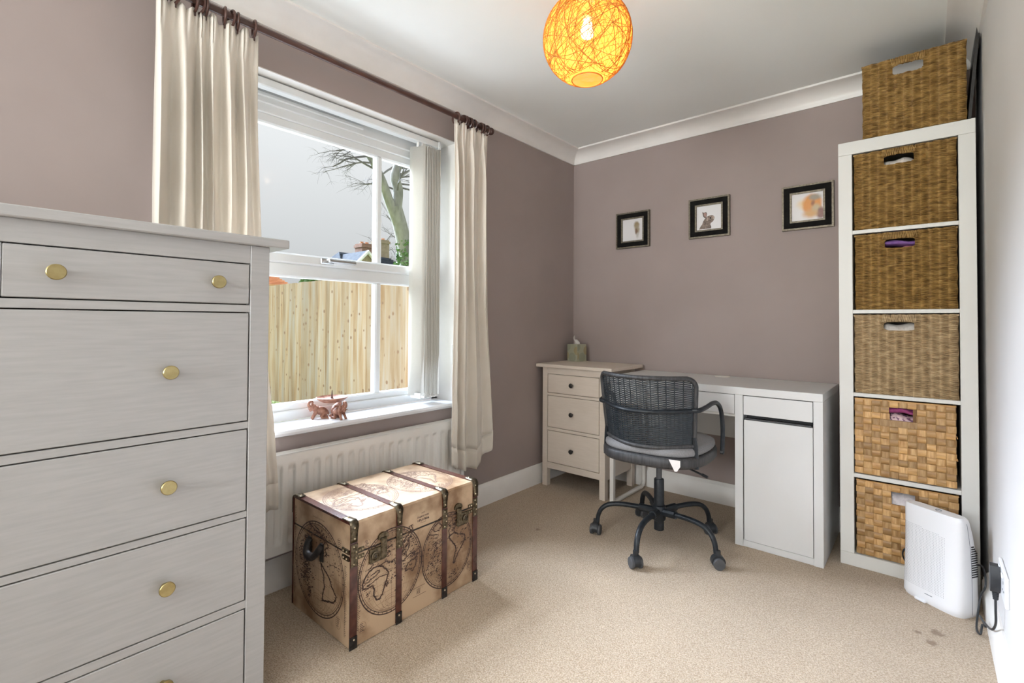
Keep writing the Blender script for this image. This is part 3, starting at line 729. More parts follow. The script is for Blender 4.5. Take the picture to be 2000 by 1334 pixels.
seagrass('dark seagrass basket with purple and pink cloth inside, second compartment', 1.718, 2.050, 1.115, 1.440, Y0, .33, GRASSB, (1.822, 1.922, 1.374, 1.411), 13, G1)
seagrass('paler grey-brown seagrass basket in the middle shelf compartment', 1.714, 2.051, .754, 1.092, Y0, .33, GRASSL, (1.818, 1.918, 1.026, 1.062), 14, None)

def cloth(label, x0, x1, z0, z1, y, m, seed, nm='folded_cloth', cat='cloth', bas=None):
    rr = random.Random(seed); a, b, c = rr.uniform(0, 6), rr.uniform(0, 6), rr.uniform(.8, 1.3)
    mb = MB()
    def g(u, v):
        ang = 2*PI*v; ex = 1-.25*abs(2*u-1)**4
        rz = (z1-z0)/2*ex*(1+.08*math.sin(u*9*c+a)); ry = .055*ex
        k = (abs(math.cos(ang))**2.6+abs(math.sin(ang))**2.6)**(-1/2.6)
        bb = 1+.07*math.sin(u*13+ang*2+b)
        return (lerp(x0, x1, u), y+.062-ry*k*math.cos(ang)*bb, (z0+z1)/2+rz*k*math.sin(ang)+.004*math.sin(u*7+b))
    mb.grid(g, 26, 20)
    o = mb.build(nm, m, None, smooth=80)
    return tag(o, label, cat)
cloth('fluffy white fleece in the top shelf basket, seen through its handle', 1.80, 1.945, 1.60, 1.758, Y0+.001, CLOTHW, 1, 'fleece_blanket', 'blanket')
cloth('purple cloth on a pink knit, seen through a basket handle', 1.80, 1.945, 1.384, 1.407, Y0+.000, CLOTHP, 2)
cloth('pink knitted cloth beneath the purple cloth in its basket', 1.80, 1.945, 1.25, 1.378, Y0+.000, CLOTHK, 3)
cloth('white towel in the pale middle basket, seen through its handle', 1.80, 1.94, .93, 1.055, Y0+.001, CLOTHW, 4, 'folded_towel', 'towel')

def chipbasket(label, x0, x1, z0, z1, yf, dep, hole, wide, seed, tilt, skipcols):
    rr = random.Random(seed)
    root = thing('chip_basket', label, 'basket', ((x0+x1)/2, yf+dep/2, z0), tilt)
    Wd, h = x1-x0, z1-z0; nc, nr = 11, 12; cw, rh = Wd/nc, h/nr
    hx0, hx1, hz0, hz1 = hole
    hc0, hc1 = hole[0], hole[1]
    X = lambda x: x-(x0+x1)/2
    # box behind the strips with a handle opening
    xs = [X(x0)+.003, X(x0)+cw*hc0, X(x0)+cw*hc1, X(x1)-.003]; zs = [.003, rh*hz0, rh*hz1, h-.003]
    b = MB()
    for i in range(3):
        for j in range(3):
            if i == 1 and j == 1: continue
            b.box(xs[i], xs[i+1], -dep/2+.004, -dep/2+.007, zs[j], zs[j+1])
    b.box(X(x0)+.003, X(x0)+.007, -dep/2+.005, dep/2-.004, .003, h-.003).box(X(x1)-.007, X(x1)-.003, -dep/2+.005, dep/2-.004, .003, h-.003)
    b.box(X(x0)+.003, X(x1)-.003, dep/2-.007, dep/2-.003, .003, h-.003).box(X(x0)+.003, X(x1)-.003, -dep/2+.005, dep/2-.004, 0, .004)
    b.build('inner_frame', CHIPIN, root, w=False)
    def strip(lx, lz, along):
        mb = MB(); n = 6
        def g(u, v):
            a = u if along == 'x' else v
            d = .0042*math.sin(PI*a)**.5 if 0 < a < 1 else 0
            return (lerp(-lx/2, lx/2, u), -d, lerp(-lz/2, lz/2, v))
        mb.grid(g, n if along == 'x' else 1, n if along == 'z' else 1)
        return mb
    mh = strip(cw*1.10, rh*.95, 'x').mesh('woven_strip', CHIPH, 60); mv = strip(cw*.95, rh*1.10, 'z').mesh('woven_strip', CHIP, 60)
    mrim = strip(cw*1.02, rh*.9, 'x').mesh('rim_strip', CHIP, 60)
    def put(me, x, y, z, nm='woven_strip', ry=0):
        o = bpy.data.objects.new(nm, me); COL.objects.link(o); o.parent = root; o.location = (x, y, z); o.rotation_euler = (0, 0, ry); return o
    for j in range(nr):
        for i in range(nc):
            if hz0 <= j+.5 <= hz1 and hc0 <= i+.5 <= hc1: continue
            if wide and j == wide[2] and wide[0] <= i < wide[1]: continue
            x = X(x0)+cw*(i+.5); z = rh*(j+.5)
            hor = (i+j) % 2 == 0
            o = put(mh if hor else mv, x, -dep/2+.004+(0 if hor else .0004), z)
            o.scale = (1, rr.uniform(.8, 1.25), 1)
    if wide:
        a, b2, j = wide
        strip(cw*(b2-a)+.004, rh*.98, 'x').build('handle_strip', CHIPH, root, w=False).location = (X(x0)+cw*(a+b2)/2, -dep/2+.001, rh*(j+.5))
    sm = strip(dep/9*1.1, rh*.95, 'x').mesh('woven_strip', CHIPH, 60); sv = strip(dep/9*.95, rh*1.1, 'z').mesh('woven_strip', CHIP, 60)
    for j in range(nr):
        for i in range(9):
            y = -dep/2+.008+(dep-.012)*(i+.5)/9
            for sg in (1,):
                put(sm if (i+j) % 2 else sv, X(x1)-.003, y, rh*(j+.5), ry=PI/2)
    ed = MB().tube([(X(x0)+.002, -dep/2+.004, h-.002), (X(x1)-.002, -dep/2+.004, h-.002)], .004, 8).tube([(X(x0)+.002, dep/2-.004, h-.002), (X(x1)-.002, dep/2-.004, h-.002)], .004, 8)
    for xx in (X(x0)+.002, X(x1)-.002): ed.tube([(xx, -dep/2+.004, h-.002), (xx, dep/2-.004, h-.002)], .004, 8)
    ed.build('rim', CHIP, root, w=False)
    for (zz, yy) in ((.62, -.02), (.35, .0)):
        MB().tube(bez([(X(x1)-.004, -dep/2+.01, h*zz), (X(x1)+.002, -dep/2-.002, h*zz+.004), (X(x1)+.0035, -dep/2-.006, h*zz-.004)], 4), .0016, 5).build('loose_end', CHIP, root, w=False)
    return root
chipbasket('woven chip basket with a magenta cloth inside, fourth compartment down', 1.7135, 2.041, .406, .729, Y0+.001, .33, (4, 6.6, 9, 11), (3, 7, 8), 5, 0, None)
chipbasket('darker woven chip basket in the bottom compartment behind white dehumidifier', 1.7175, 2.046, .058, .376, Y0+.003, .33, (4, 6.6, 9, 11), None, 6, 0, None)
cloth('dark magenta cloth in the upper chip basket, behind its handle', 1.81, 1.925, .674, .700, Y0+.002, CLOTHM, 5)
cloth('pale pink spotted cloth under the magenta cloth in its basket', 1.81, 1.925, .59, .670, Y0+.002, CLOTHS, 6)
cloth('pale lilac cloth in the lower chip basket, behind its handle', 1.82, 1.935, .22, .343, Y0+.004, CLOTHG, 7)

bo = MB().prism([(2.0845, 1.8565), (2.0945, 1.8565), (2.1265, 2.262), (2.1165, 2.264)], lambda a, b, t: (a, -.36+t, b), .30)
tag(bo.build('leaning_board', BOARD, None), 'black board leaning on right wall beside the top seagrass basket', 'board')

# ------------------------------------------------------------------ dehumidifier, socket
aw = math.atan2(-.109, .161)
de = thing('dehumidifier', 'white plastic dehumidifier with perforated front on the carpet', 'dehumidifier', (1.985, -.515, 0), aw)
HH = .352
def body(z):      # half width, front y, back y
    t = z/HH
    hx = lerp(.106, .100, t); yf_ = lerp(-.060, -.046, t) if t > .03 else -.056
    yb_ = .060 if t < .45 else .060-.050*((t-.45)/.55)**1.8
    return hx, yf_, yb_
def sup(a, e=4.2):
    c, s = math.cos(a), math.sin(a); k = (abs(c)**e+abs(s)**e)**(-1/e); return k*c, k*s
lev = [0, .004, .012, .03, .06, .10, .14, .18, .22, .25, .28, .30, .32, .335, .345, .350, .352]
def bodypt(a, z, sc=1.0, off=0):
    hx, y0_, y1_ = body(z); x, y = sup(a)
    m_, h_ = (y0_+y1_)/2, (y1_-y0_)/2
    return ((hx*sc+off)*x, m_+(h_*sc+off)*y, z)
n = 64
def shell(sel, mt, nm):
    mb = MB(); v = []; f = []
    for z in lev:
        sc = 1-.05*(1-min(1, z/.012))-.06*max(0, (z-.340)/.012)**2
        for k in range(n): v.append(bodypt(2*PI*k/n, z, sc))
    for j in range(len(lev)-1):
        for k in range(n):
            if sel(k): f.append((j*n+k, j*n+(k+1) % n, (j+1)*n+(k+1) % n, (j+1)*n+k))
    return mb.add(v, f)
front_k = lambda k: 32 <= k % n < 64
shell(front_k, DEHUM, 'f').build('front_shell', DEHUM, de, w=False, smooth=50)
shell(lambda k: not front_k(k), DEHUM, 'b').build('rear_shell', DEHUM, de, w=False, smooth=50)
sea = MB()
for k0 in (0, 32):
    sea.tube([bodypt(2*PI*k0/n, z, 1.0, .0002) for z in lev[2:-3]], .0008, 5)
sea.build('shell_seam', HOLE, de, w=False)
tp = MB(); v = [bodypt(2*PI*k/n, .352, .94) for k in range(n)]; tp.add(v, [tuple(range(n))])
tp.build('top_panel', DEHUM, de, w=False)
MB().add([bodypt(2*PI*k/n, 0, .95) for k in range(n)], [tuple(range(n-1, -1, -1))]).build('underside', DEHUM, de, w=False)
cy = (body(.352)[1]+body(.352)[2])/2
MB().lathe([(.0085+.0012*math.cos(2*PI*k/8), .0012*math.sin(2*PI*k/8)) for k in range(8)], 24, Matrix.Translation((.012, cy, .3525)), closed=True).build('power_button', HOLE, de, w=False, label='grey ring button')
gp = MB()
def fronty(x, z):
    hx, y0_, y1_ = body(z); m_, h_ = (y0_+y1_)/2, (y1_-y0_)/2
    return m_-h_*(max(0, 1-abs(x/hx)**4.2))**(1/4.2)
for i in range(30):
    for j in range(40):
        x = -.094+.0050*i; z = .052+.0058*j
        if z > .285-.1*max(0, (x+.094)): continue
        if x > .055: continue
        y = fronty(x, z)-.0003; r = .0012
        gp.add([(x-r, y, z), (x, y, z-r), (x+r, y, z), (x, y, z+r)], [(0, 1, 2, 3)])
gp.build('grille_perforations', HOLE, de, w=False, smooth=0, kind='stuff')
for k in range(14):
    z = .142+.0082*k; hx = body(z)[0]; y0_ = .004; wd_ = .030*(1 if k < 11 else 1-.18*(k-10))
    MB().box(hx-.002, hx+.0006, y0_+.008*0, y0_+wd_, z, z+.0042).build('vent_slot', SLOT, de, w=False)
MB().box(-.012, .014, fronty(0, .037)-.0004, fronty(0, .037)+.002, .035, .0375).build('printed_mark', HOLE, de, w=False)
MB().box(-.045, -.005, -.068, -.045, .001, .011, .003).build('foot', DEHUM, de, w=False)
cz_ = MB()
Wd_ = lambda x, y, z: tuple(ROOTM[de.name] @ Vector((x, y, z)))
SOC = (W, -.905, .292)
path = bez([Wd_(-.06, .058, .05), Wd_(-.12, .04, .055), Wd_(-.135, .01, .10), Wd_(-.128, .0, .14), Wd_(-.108, .03, .165), Wd_(-.09, .055, .17)], 8)
MB().tube(path, .0030, 8).build('power_cord', BLKPL, de, label='black cord loop behind left side')
path = bez([Wd_(.07, .063, .165), Wd_(.10, .066, .172), (2.106, -.60, .14), (2.095, -.575, .09), (2.085, -.60, .03), (2.079, -.66, .006), (2.086, -.70, .012), (2.092, -.68, .035),
            (2.097, -.73, .055), (2.085, -.71, .075), (2.090, -.76, .082), (2.103, -.84, .10), (2.109, -.885, .14), (2.108, -.905, .19), (2.108, -.905, .222)], 8)
MB().tube(path, .0032, 8).build('power_cord', BLKPL, de, label='black cord running to the plug')
pm_ = MB()
pm_.prism([(-.024, .262), (-.026, .30), (-.016, .326), (.016, .326), (.026, .30), (.024, .262), (.012, .248), (-.012, .248)], lambda a, b, t: (W-.0105-t, SOC[1]+a*.9, b), .022)
pm_.tube([(2.108, -.905, .25), (2.108, -.905, .222)], [.0075, .0055], 10)
for k in range(5): pm_.lathe([(.005, 0), (.0085-.0005*k, .001), (.0085-.0005*k, .003), (.005, .004)], 12, Matrix.Translation((2.108, -.905, .242-.005*k)))
pm_.build('plug', BLKPL, de)
so = thing('wall_socket', 'white double wall socket above the baseboard on right wall', 'socket', (W, -.945, .29))
MB().box(W-.0095, W, -1.025, -.855, .248, .336, .003).build('face_plate', SOCK, so)
for y in (-.975, -.905):
    MB().box(W-.0135, W-.009, y-.008, y+.008, .318, .331, .002).build('switch', SOCK, so)
sl_ = MB()
for dy, dz, w_, h_ in ((0, .020, .004, .008), (-.011, -.002, .0065, .004), (.011, -.002, .0065, .004)):
    sl_.box(W-.0100, W-.009, -.980+dy-w_/2, -.980+dy+w_/2, .285+dz-h_/2, .285+dz+h_/2)
sl_.build('pin_slots', SLOT, so)

# ------------------------------------------------------------------ trunk with printed maps
TX0, TX1, TY0, TY1, TZ, TS = .158, .545, -2.120, -1.548, .402, .298
tk = thing('storage_trunk', 'brown storage trunk printed with old world maps on carpet', 'trunk', ((TX0+TX1)/2, (TY0+TY1)/2, 0))
MB().box(TX0, TX1, TY0, TY1, 0, TS-.0012, .003).build('body', PARCH, tk)
MB().box(TX0, TX1, TY0, TY1, TS+.0012, TZ, .006).build('lid', PARCH, tk)
MB().box(TX0+.003, TX1-.003, TY0+.003, TY1-.003, TS-.003, TS+.003).build('seam', SLOT, tk)
sw = .024
strapY = [TY0+.011, -1.933, -1.722, TY1-.011]
def strap_path(o):
    return [(TX1+o, .006), (TX1+o, TZ-.010), (TX1+o-.002, TZ-.003), (TX1-.006, TZ+o-.0005), (TX1-.014, TZ+o), (TX0+.012, TZ+o), (TX0+.004, TZ+o-.002), (TX0-o, TZ-.006), (TX0-o, .006)]
for y in strapY:
    m = MB(); P = strap_path(.0030); Q = strap_path(.0002)
    ext = 0
    y0_, y1_ = y-sw/2, y+sw/2
    if y == strapY[0]: y0_ = TY0-.003
    if y == strapY[3]: y1_ = TY1+.003
    v = []
    for (p, q) in zip(P, Q): v += [(p[0], y0_, p[1]), (p[0], y1_, p[1]), (q[0], y1_, q[1]), (q[0], y0_, q[1])]
    f = []
    for i in range(len(P)-1):
        for k in range(4): f.append((i*4+k, i*4+(k+1) % 4, i*4+4+(k+1) % 4, i*4+4+k))
    f += [(3, 2, 1, 0), tuple(len(v)-4+k for k in range(4))]
    st_ = m.add(v, f).build('strap', STRAP, tk, smooth=40)
    # bronze corner caps over the top edges
    for front in (True, False):
        c = MB(); pr = []
        for k in range(13):
            t = k/12; a = (PI/2)*max(0, min(1, (t-.32)/.36))
            if t < .32: pr.append((TX1+.0052, lerp(TZ-.062, TZ-.014, t/.32), .7+.3*math.sin(PI/2*(t/.32))))
            elif t <= .68: pr.append((TX1-.012+.0172*math.cos(a), TZ-.014+.0192*math.sin(a), 1.22))
            else: pr.append((lerp(TX1-.012, TX1-.05, (t-.68)/.32), TZ+.0052, lerp(1.2, .75, (t-.68)/.32)))
        v = []
        for (x, z, w_) in pr:
            if not front: x = TX0+TX1-x
            a_, b_ = y-sw/2*w_, y+sw/2*w_
            if y == strapY[0]: a_ = TY0-.004
            if y == strapY[3]: b_ = TY1+.004
            v += [(x, a_, z-.0), (x, (a_+b_)/2, z+.0012), (x, b_, z)]
        f = []
        for i in range(12):
            for k in range(2): f.append((i*3+k, i*3+k+1, i*3+4+k, i*3+3+k))
        cc = c.add(v, f).build('corner_cap', BRONZE, tk, smooth=60); sd_ = cc.modifiers.new('t', 'SOLIDIFY'); sd_.thickness = .0016; sd_.offset = 0
        rv = MB()
        if front: rv.ball((TX1+.006, y, TZ-.050), .0036, 10, 6).ball((TX1+.0045, y, TZ-.016), .0036, 10, 6).ball((TX1-.034, y, TZ+.006), .0036, 10, 6)
        else: rv.ball((TX0+.034, y, TZ+.006), .0036, 10, 6)
        rv.build('rivet', RIVET, cc)
    # foot cap and hinge band at the seam
    MB().box(TX1+.0028, TX1+.0062, (TY0-.0045 if y == strapY[0] else y-sw/2-.001), (TY1+.0045 if y == strapY[3] else y+sw/2+.001), 0.0, .040, .001).build('foot_cap', BLKLEA, tk)
    MB().ball((TX1+.006, y, .030), .0036, 10, 6).build('rivet', RIVET, tk)
    sb = MB().box(TX1+.0028, TX1+.0052, y-sw/2-.0008, y+sw/2+.0008, TS-.036, TS+.036, .0008).build('seam_band', BRONZE, tk)
    for dz in (-.028, -.010, .010, .028): MB().ball((TX1+.0055, y+(.006 if dz in (.01, -.01) else -.002), TS+dz), .0028, 8, 5).build('rivet', RIVET, sb)
for y, sg in ((strapY[0], 1), (strapY[3], -1)):       # corner brackets
    b0 = y+sg*sw/2; b1 = y+sg*(sw/2+.026)
    for z in (TS-.018, TS+.004):
        bk = MB().box(TX1+.0003, TX1+.0026, min(b0, b1), max(b0, b1), z, z+.014, .0006).build('corner_bracket', BRONZE, tk)
        for q in (.3, .75): MB().ball((TX1+.003, lerp(b0, b1, q), z+.007), .0033, 8, 5).build('rivet', RIVET, bk)
for z in (TS-.018, TS+.004):
    bk = MB().box(TX1-.045, TX1-.004, TY0-.0055, TY0-.0002, z, z+.014, .0006).build('corner_bracket', BRONZE, tk)
    for q in (.011, .03): MB().ball((TX1-.045+q, TY0-.0062, z+.007), .0033, 8, 5).build('rivet', RIVET, bk)
MB().box(TX0, TX1, TY0-.0028, TY0-.0003, TZ-.006, TZ+.0012, .0008).build('edge_piping', STRAP, tk)
# latches
for yc in (-2.012, -1.640):
    sg = 1 if yc < -1.8 else -1
    lp = MB().box(TX1+.0003, TX1+.008, yc-.042 if sg > 0 else yc-.018, yc+.018 if sg > 0 else yc+.042, TS-.050, TS-.002, .002).build('latch', BRONZE, tk)
    ky = yc-.022*sg
    Mx = Matrix.Translation((TX1+.008, ky, TS-.026)) @ Matrix.Rotation(PI/2, 4, 'Y')
    MB().lathe([(.015, 0), (.015, .003), (.011, .004), (.010, .002), (.008, .002), (.007, .004), (0, .005)], 24, Mx).build('lock_barrel', BRONZE, lp)
    MB().box(TX1+.0125, TX1+.0134, ky-.0014, ky+.0014, TS-.031, TS-.021).build('keyhole', SLOT, lp)
    hy = yc+.012*sg
    n_ = 12; pts = [(hy+.020*math.cos(PI*k/n_), TS+.026+.014*math.sin(PI*k/n_)) for k in range(n_+1)]
    MB().prism(pts+[(hy-.020, TS+.020), (hy+.020, TS+.020)], lambda a, b, t: (TX1+.0003+t, a, b), .006).box(TX1+.006, TX1+.012, hy-.012, hy+.012, TS-.046, TS+.024, .003).build('hasp', BRONZE, lp)
# end handle
hnd = MB().tube(bez([(.287, TY0-.004, .280), (.290, TY0-.014, .266), (.304, TY0-.024, .246), (.328, TY0-.026, .240), (.352, TY0-.024, .246), (.366, TY0-.014, .266), (.369, TY0-.004, .280)], 5), .0135, 10, flat=.75).build('end_handle', BLKLEA, tk)
for x in (.285, .368): MB().box(x-.011, x+.011, TY0-.0052, TY0-.0003, .225, .288, .0015).build('handle_plate', BLKLEA, tk)

# printed maps as ink ribbons lying on the panels
AFR = [(505, 740), (495, 775), (500, 800), (530, 806), (556, 802), (565, 835), (565, 870), (580, 905), (600, 914), (615, 890), (630, 850), (640, 815), (655, 762), (640, 735), (622, 712), (600, 692), (560, 690), (530, 705), (505, 740)]
AFR2 = [[(545, 735), (585, 715), (600, 730), (560, 752), (520, 770)], [(520, 795), (560, 780), (600, 765), (645, 770)], [(645, 815), (652, 835), (642, 850), (638, 830), (645, 815)], [(600, 692), (640, 680), (660, 700), (690, 690), (700, 720), (712, 735)],
        [(712, 735), (722, 700), (740, 680), (752, 640), (748, 600), (775, 575), (800, 545), (795, 510), (805, 505), (815, 540), (800, 580), (785, 600), (795, 640), (770, 690), (775, 710)], [(530, 690), (560, 670), (545, 640), (590, 630), (620, 650), (650, 640), (640, 600), (680, 590)], [(750, 730), (775, 715), (800, 700), (830, 705), (860, 695), (868, 680)], [(735, 700), (745, 725), (760, 735)]]
AUS = [(765, 790), (785, 762), (815, 745), (828, 755), (835, 740), (843, 775), (835, 800), (815, 830), (808, 812), (790, 800), (772, 808), (765, 790)]
SAM = [(1050, 512), (1085, 500), (1110, 525), (1155, 545), (1157, 572), (1140, 605), (1120, 635), (1100, 670), (1085, 707), (1077, 702), (1085, 660), (1095, 622), (1088, 590), (1065, 552), (1050, 530), (1050, 512)]
NAM = [[(1050, 512), (1048, 480), (1060, 455), (1042, 430), (1072, 410), (1065, 385), (1100, 372)], [(1085, 500), (1078, 480), (1095, 462), (1080, 440), (1110, 420), (1120, 390)], [(950, 410), (985, 395), (1000, 420), (985, 445), (955, 440), (945, 425), (950, 410)], [(905, 470), (930, 450), (975, 470)]]
SAM2 = [(235, 705), (255, 735), (285, 765), (310, 830), (340, 880), (325, 930), (282, 955), (245, 977), (250, 930), (260, 860), (255, 790), (240, 745), (235, 705)]
NAM2 = [[(235, 705), (225, 680), (245, 655), (255, 620), (245, 580), (262, 525), (225, 490), (185, 480), (150, 450)], [(262, 640), (275, 615), (262, 590), (285, 560), (270, 530), (258, 500), (245, 520)], [(150, 450), (165, 470), (160, 500)], [(190, 455), (215, 470), (240, 500), (262, 545)]]
C1 = ((675, 755), 205, 280); C2 = ((1040, 598), 160, 243); C3 = ((218, 760), 168, 345)
def norm(poly, C): return [((x-C[0][0])/C[1], -(y-C[0][1])/C[2]) for x, y in poly]
def slope1(poly):   # undo the perspective slope of the front panel
    return poly
class Ink:
    def __init__(s, fn, lift=.0005): s.d = MB(); s.l = MB(); s.fn = fn; s.k = 0; s.lift = lift
    def line(s, pts, w, faint=False, closed=False):
        s.k += 1; mb = s.l if faint else s.d; w *= 1.75 if not faint else 1.5; lf = s.lift+(s.k % 7)*.00002
        n = len(pts); v = []
        for i in range(n):
            a = pts[max(i-1, 0)]; b = pts[min(i+1, n-1)]
            if closed: a = pts[i-1] if i else pts[-2]; b = pts[i+1] if i < n-1 else pts[1]
            dx, dy = b[0]-a[0], b[1]-a[1]; L_ = math.hypot(dx, dy) or 1
            nx, ny = -dy/L_*w/2, dx/L_*w/2; x, y = pts[i]
            v.append(s.fn(x+nx, y+ny, lf)); v.append(s.fn(x-nx, y-ny, lf))
        mb.add(v, [(2*i, 2*i+1, 2*i+3, 2*i+2) for i in range(n-1)])
def hemi(ink, cx, cy, rx, ry, coasts, rr, blobs, keep=lambda x, y: True):
    P = lambda x, y: (cx+rx*x, cy+ry*y)
    circ = lambda r, n=64: [P(r*math.cos(2*PI*k/n), r*math.sin(2*PI*k/n)) for k in range(n+1)]
    ink.line(circ(1.0), .0022, closed=True); ink.line(circ(.945), .0014, closed=True); ink.line(circ(.90), .0006, True, closed=True)
    for k in range(44):
        a = 2*PI*k/44; ink.line([P(.945*math.cos(a), .945*math.sin(a)), P(math.cos(a), math.sin(a))], .0012 if k % 2 else .0016)
    for k in range(1, 12):
        m_ = math.cos(PI*k/12)
        ink.line([P(.93*m_*math.cos(t), .93*math.sin(t)) for t in [-PI/2+PI*i/20 for i in range(21)]], .0005, True)
    for k in range(1, 12):
        la = -PI/2+PI*k/12; y_ = math.sin(la)*.93; xm = math.cos(la)*.93
        ink.line([P(x, y_+.10*math.sin(la)*(x/max(xm, .01))**2*xm) for x in [-xm+2*xm*i/14 for i in range(15)]], .0005, True)
    for r in (.12, .2, .28):
        ink.line([P(r*math.cos(2*PI*k/20), -.72+r*.6*math.sin(2*PI*k/20)) for k in range(21)], .0006, True)
    for co, wgt in coasts:
        wob = []
        for i in range(len(co)-1):
            for q in range(4):
                t = q/4; wob.append((lerp(co[i][0], co[i+1][0], t)+rr.uniform(-.012, .012), lerp(co[i][1], co[i+1][1], t)+rr.uniform(-.010, .010)))
        wob.append(co[-1])
        ink.line([P(*p) for p in wob], wgt)
        for i in range(0, len(wob), 1):       # coast hatching and place names
            x, y = wob[i]; l = rr.uniform(.03, .10)*(1 if rr.random() < .5 else -1)
            ink.line([P(x, y), P(x+l, y+rr.uniform(-.012, .012))], .0008, rr.random() < .4)
    for (bx, by, bw, bh, cnt) in blobs:       # islands and lettering too small to read
        for k in range(int(cnt*2.6)):
            x, y = rr.gauss(bx, bw), rr.gauss(by, bh)
            if x*x+y*y > .8: continue
            l = rr.uniform(.015, .07); ink.line([P(x, y), P(x+l, y+rr.uniform(-.01, .03))], rr.choice((.0008, .0014, .0022)), rr.random() < .3)
def scalebar(ink, x, y0, y1, sg, rr):
    ink.line([(x, y0), (x, y1)], .0007)
    k = y0
    while k < y1:
        ink.line([(x, k), (x+sg*rr.uniform(.004, .014), k+.001)], .0008); k += .0058
def roundel(ink, cx, cy, r, rr):
    ink.line([(cx+r*math.cos(2*PI*k/20), cy+r*1.25*math.sin(2*PI*k/20)) for k in range(21)], .0007, True, closed=True)
    for k in range(5):
        y = cy-r*.8+k*r*.4; ink.line([(cx-r*.6, y), (cx-r*.1, y+.001), (cx+r*rr.uniform(.1, .6), y)], .0012)
def textline(ink, cx, cy, w_, h_, n_, rr, wt):     # lettering as tiny strokes, illegible in the photograph too
    for k in range(n_):
        x = cx-w_/2+w_*k/(n_-1)
        ink.line([(x, cy-h_/2), (x+.001, cy+h_/2)], wt); 
        if rr.random() < .7: ink.line([(x, cy+rr.choice((-1, 0, 1))*h_/2), (x+w_/n_*.7, cy+rr.choice((-1, 0, 1))*h_/2)], wt*.8)
def shear(poly, k): return [(x, y-k*x) for x, y in poly]
old = [(shear(norm(AFR, C1), .0), .0030), (norm(AUS, C1), .0028)]+[(norm(a, C1), .0019) for a in AFR2]
new = [(norm(SAM, C2), .0030)]+[(norm(a, C2), .0020) for a in NAM]
new3 = [(norm(SAM2, C3), .0034)]+[(norm(a, C3), .0026) for a in NAM2]
def mapset(fn, lift, r1, c1, r2, c2, seed, extras=True, name='map_print'):
    rr = random.Random(seed); ink = Ink(fn, lift)
    hemi(ink, *c1, *r1, old, rr, [(.45, .5, .22, .25, 90), (-.35, .6, .2, .12, 30), (.15, -.1, .2, .15, 25), (.8, .12, .1, .08, 40), (-.75, -.2, .1, .2, 15)])
    hemi(ink, *c2, *r2, new, rr, [(-.55, -.1, .18, .22, 90), (-.5, .35, .15, .1, 30), (.3, .7, .18, .14, 60), (-.35, -.65, .15, .1, 25), (.6, .3, .1, .2, 18), (.2, -.75, .2, .08, 18)])
    return ink, rr
front = lambda a, b, t: (TX1+t, a, b)
ink, rr = mapset(front, .0004, (.130, .142), (-1.962, .196), (.126, .139), (-1.704, .175), 5)
for y, sg in ((TY0+.026, 1), (TY1-.026, -1)): scalebar(ink, y, .05, .27, sg, rr)
roundel(ink, -2.075, .052, .014, rr); roundel(ink, -1.592, .075, .014, rr); roundel(ink, -2.06, .318, .012, rr)
textline(ink, -1.826, .352, .012, .005, 3, rr, .0009); textline(ink, -1.826, .340, .05, .007, 10, rr, .0012); textline(ink, -1.826, .328, .048, .008, 8, rr, .0018); textline(ink, -1.826, .318, .02, .003, 4, rr, .0008)
textline(ink, -1.845, .075, .012, .02, 3, rr, .0012); ink.line([(-1.87, .06), (-1.81, .06)], .0008); ink.line([(-1.87, .09), (-1.815, .09)], .0008)
ink.d.build('map_print', INK, tk, smooth=0, kind='stuff'); ink.l.build('map_graticule', INK2, tk, smooth=0, kind='stuff')
end = lambda a, b, t: (a, TY0-t, b)
rr = random.Random(9); ink = Ink(end, .0004)
hemi(ink, .343, .193, .165, .158, new3, rr, [(-.6, .0, .14, .25, 120), (-.55, -.3, .12, .1, 50), (-.4, -.6, .06, .1, 30), (.55, .3, .15, .2, 20), (.0, .75, .2, .08, 40), (-.5, .45, .12, .15, 50)])
scalebar(ink, .512, .03, .26, 1, rr); scalebar(ink, .170, .25, .37, 1, rr); scalebar(ink, .168, .05, .25, 1, rr); roundel(ink, .475, .06, .016, rr); roundel(ink, .478, .315, .016, rr)
textline(ink, .34, .365, .07, .004, 10, rr, .0008)
ink.d.build('map_print', INK, tk, smooth=0, kind='stuff'); ink.l.build('map_graticule', INK2, tk, smooth=0, kind='stuff')
topf = lambda a, b, t: (b, a, TZ+t)
def topmap(a, b, t): return (TX0+TX1-b, a, TZ+t)
ink, rr = mapset(lambda a, b, t: (.55-(b), a, TZ+t), .0004, (.130, .142), (-1.962, .196), (.126, .139), (-1.704, .175), 8)
ink.d.build('map_print', INK2, tk, smooth=0, kind='stuff'); ink.l.build('map_graticule', INK2, tk, smooth=0, kind='stuff')

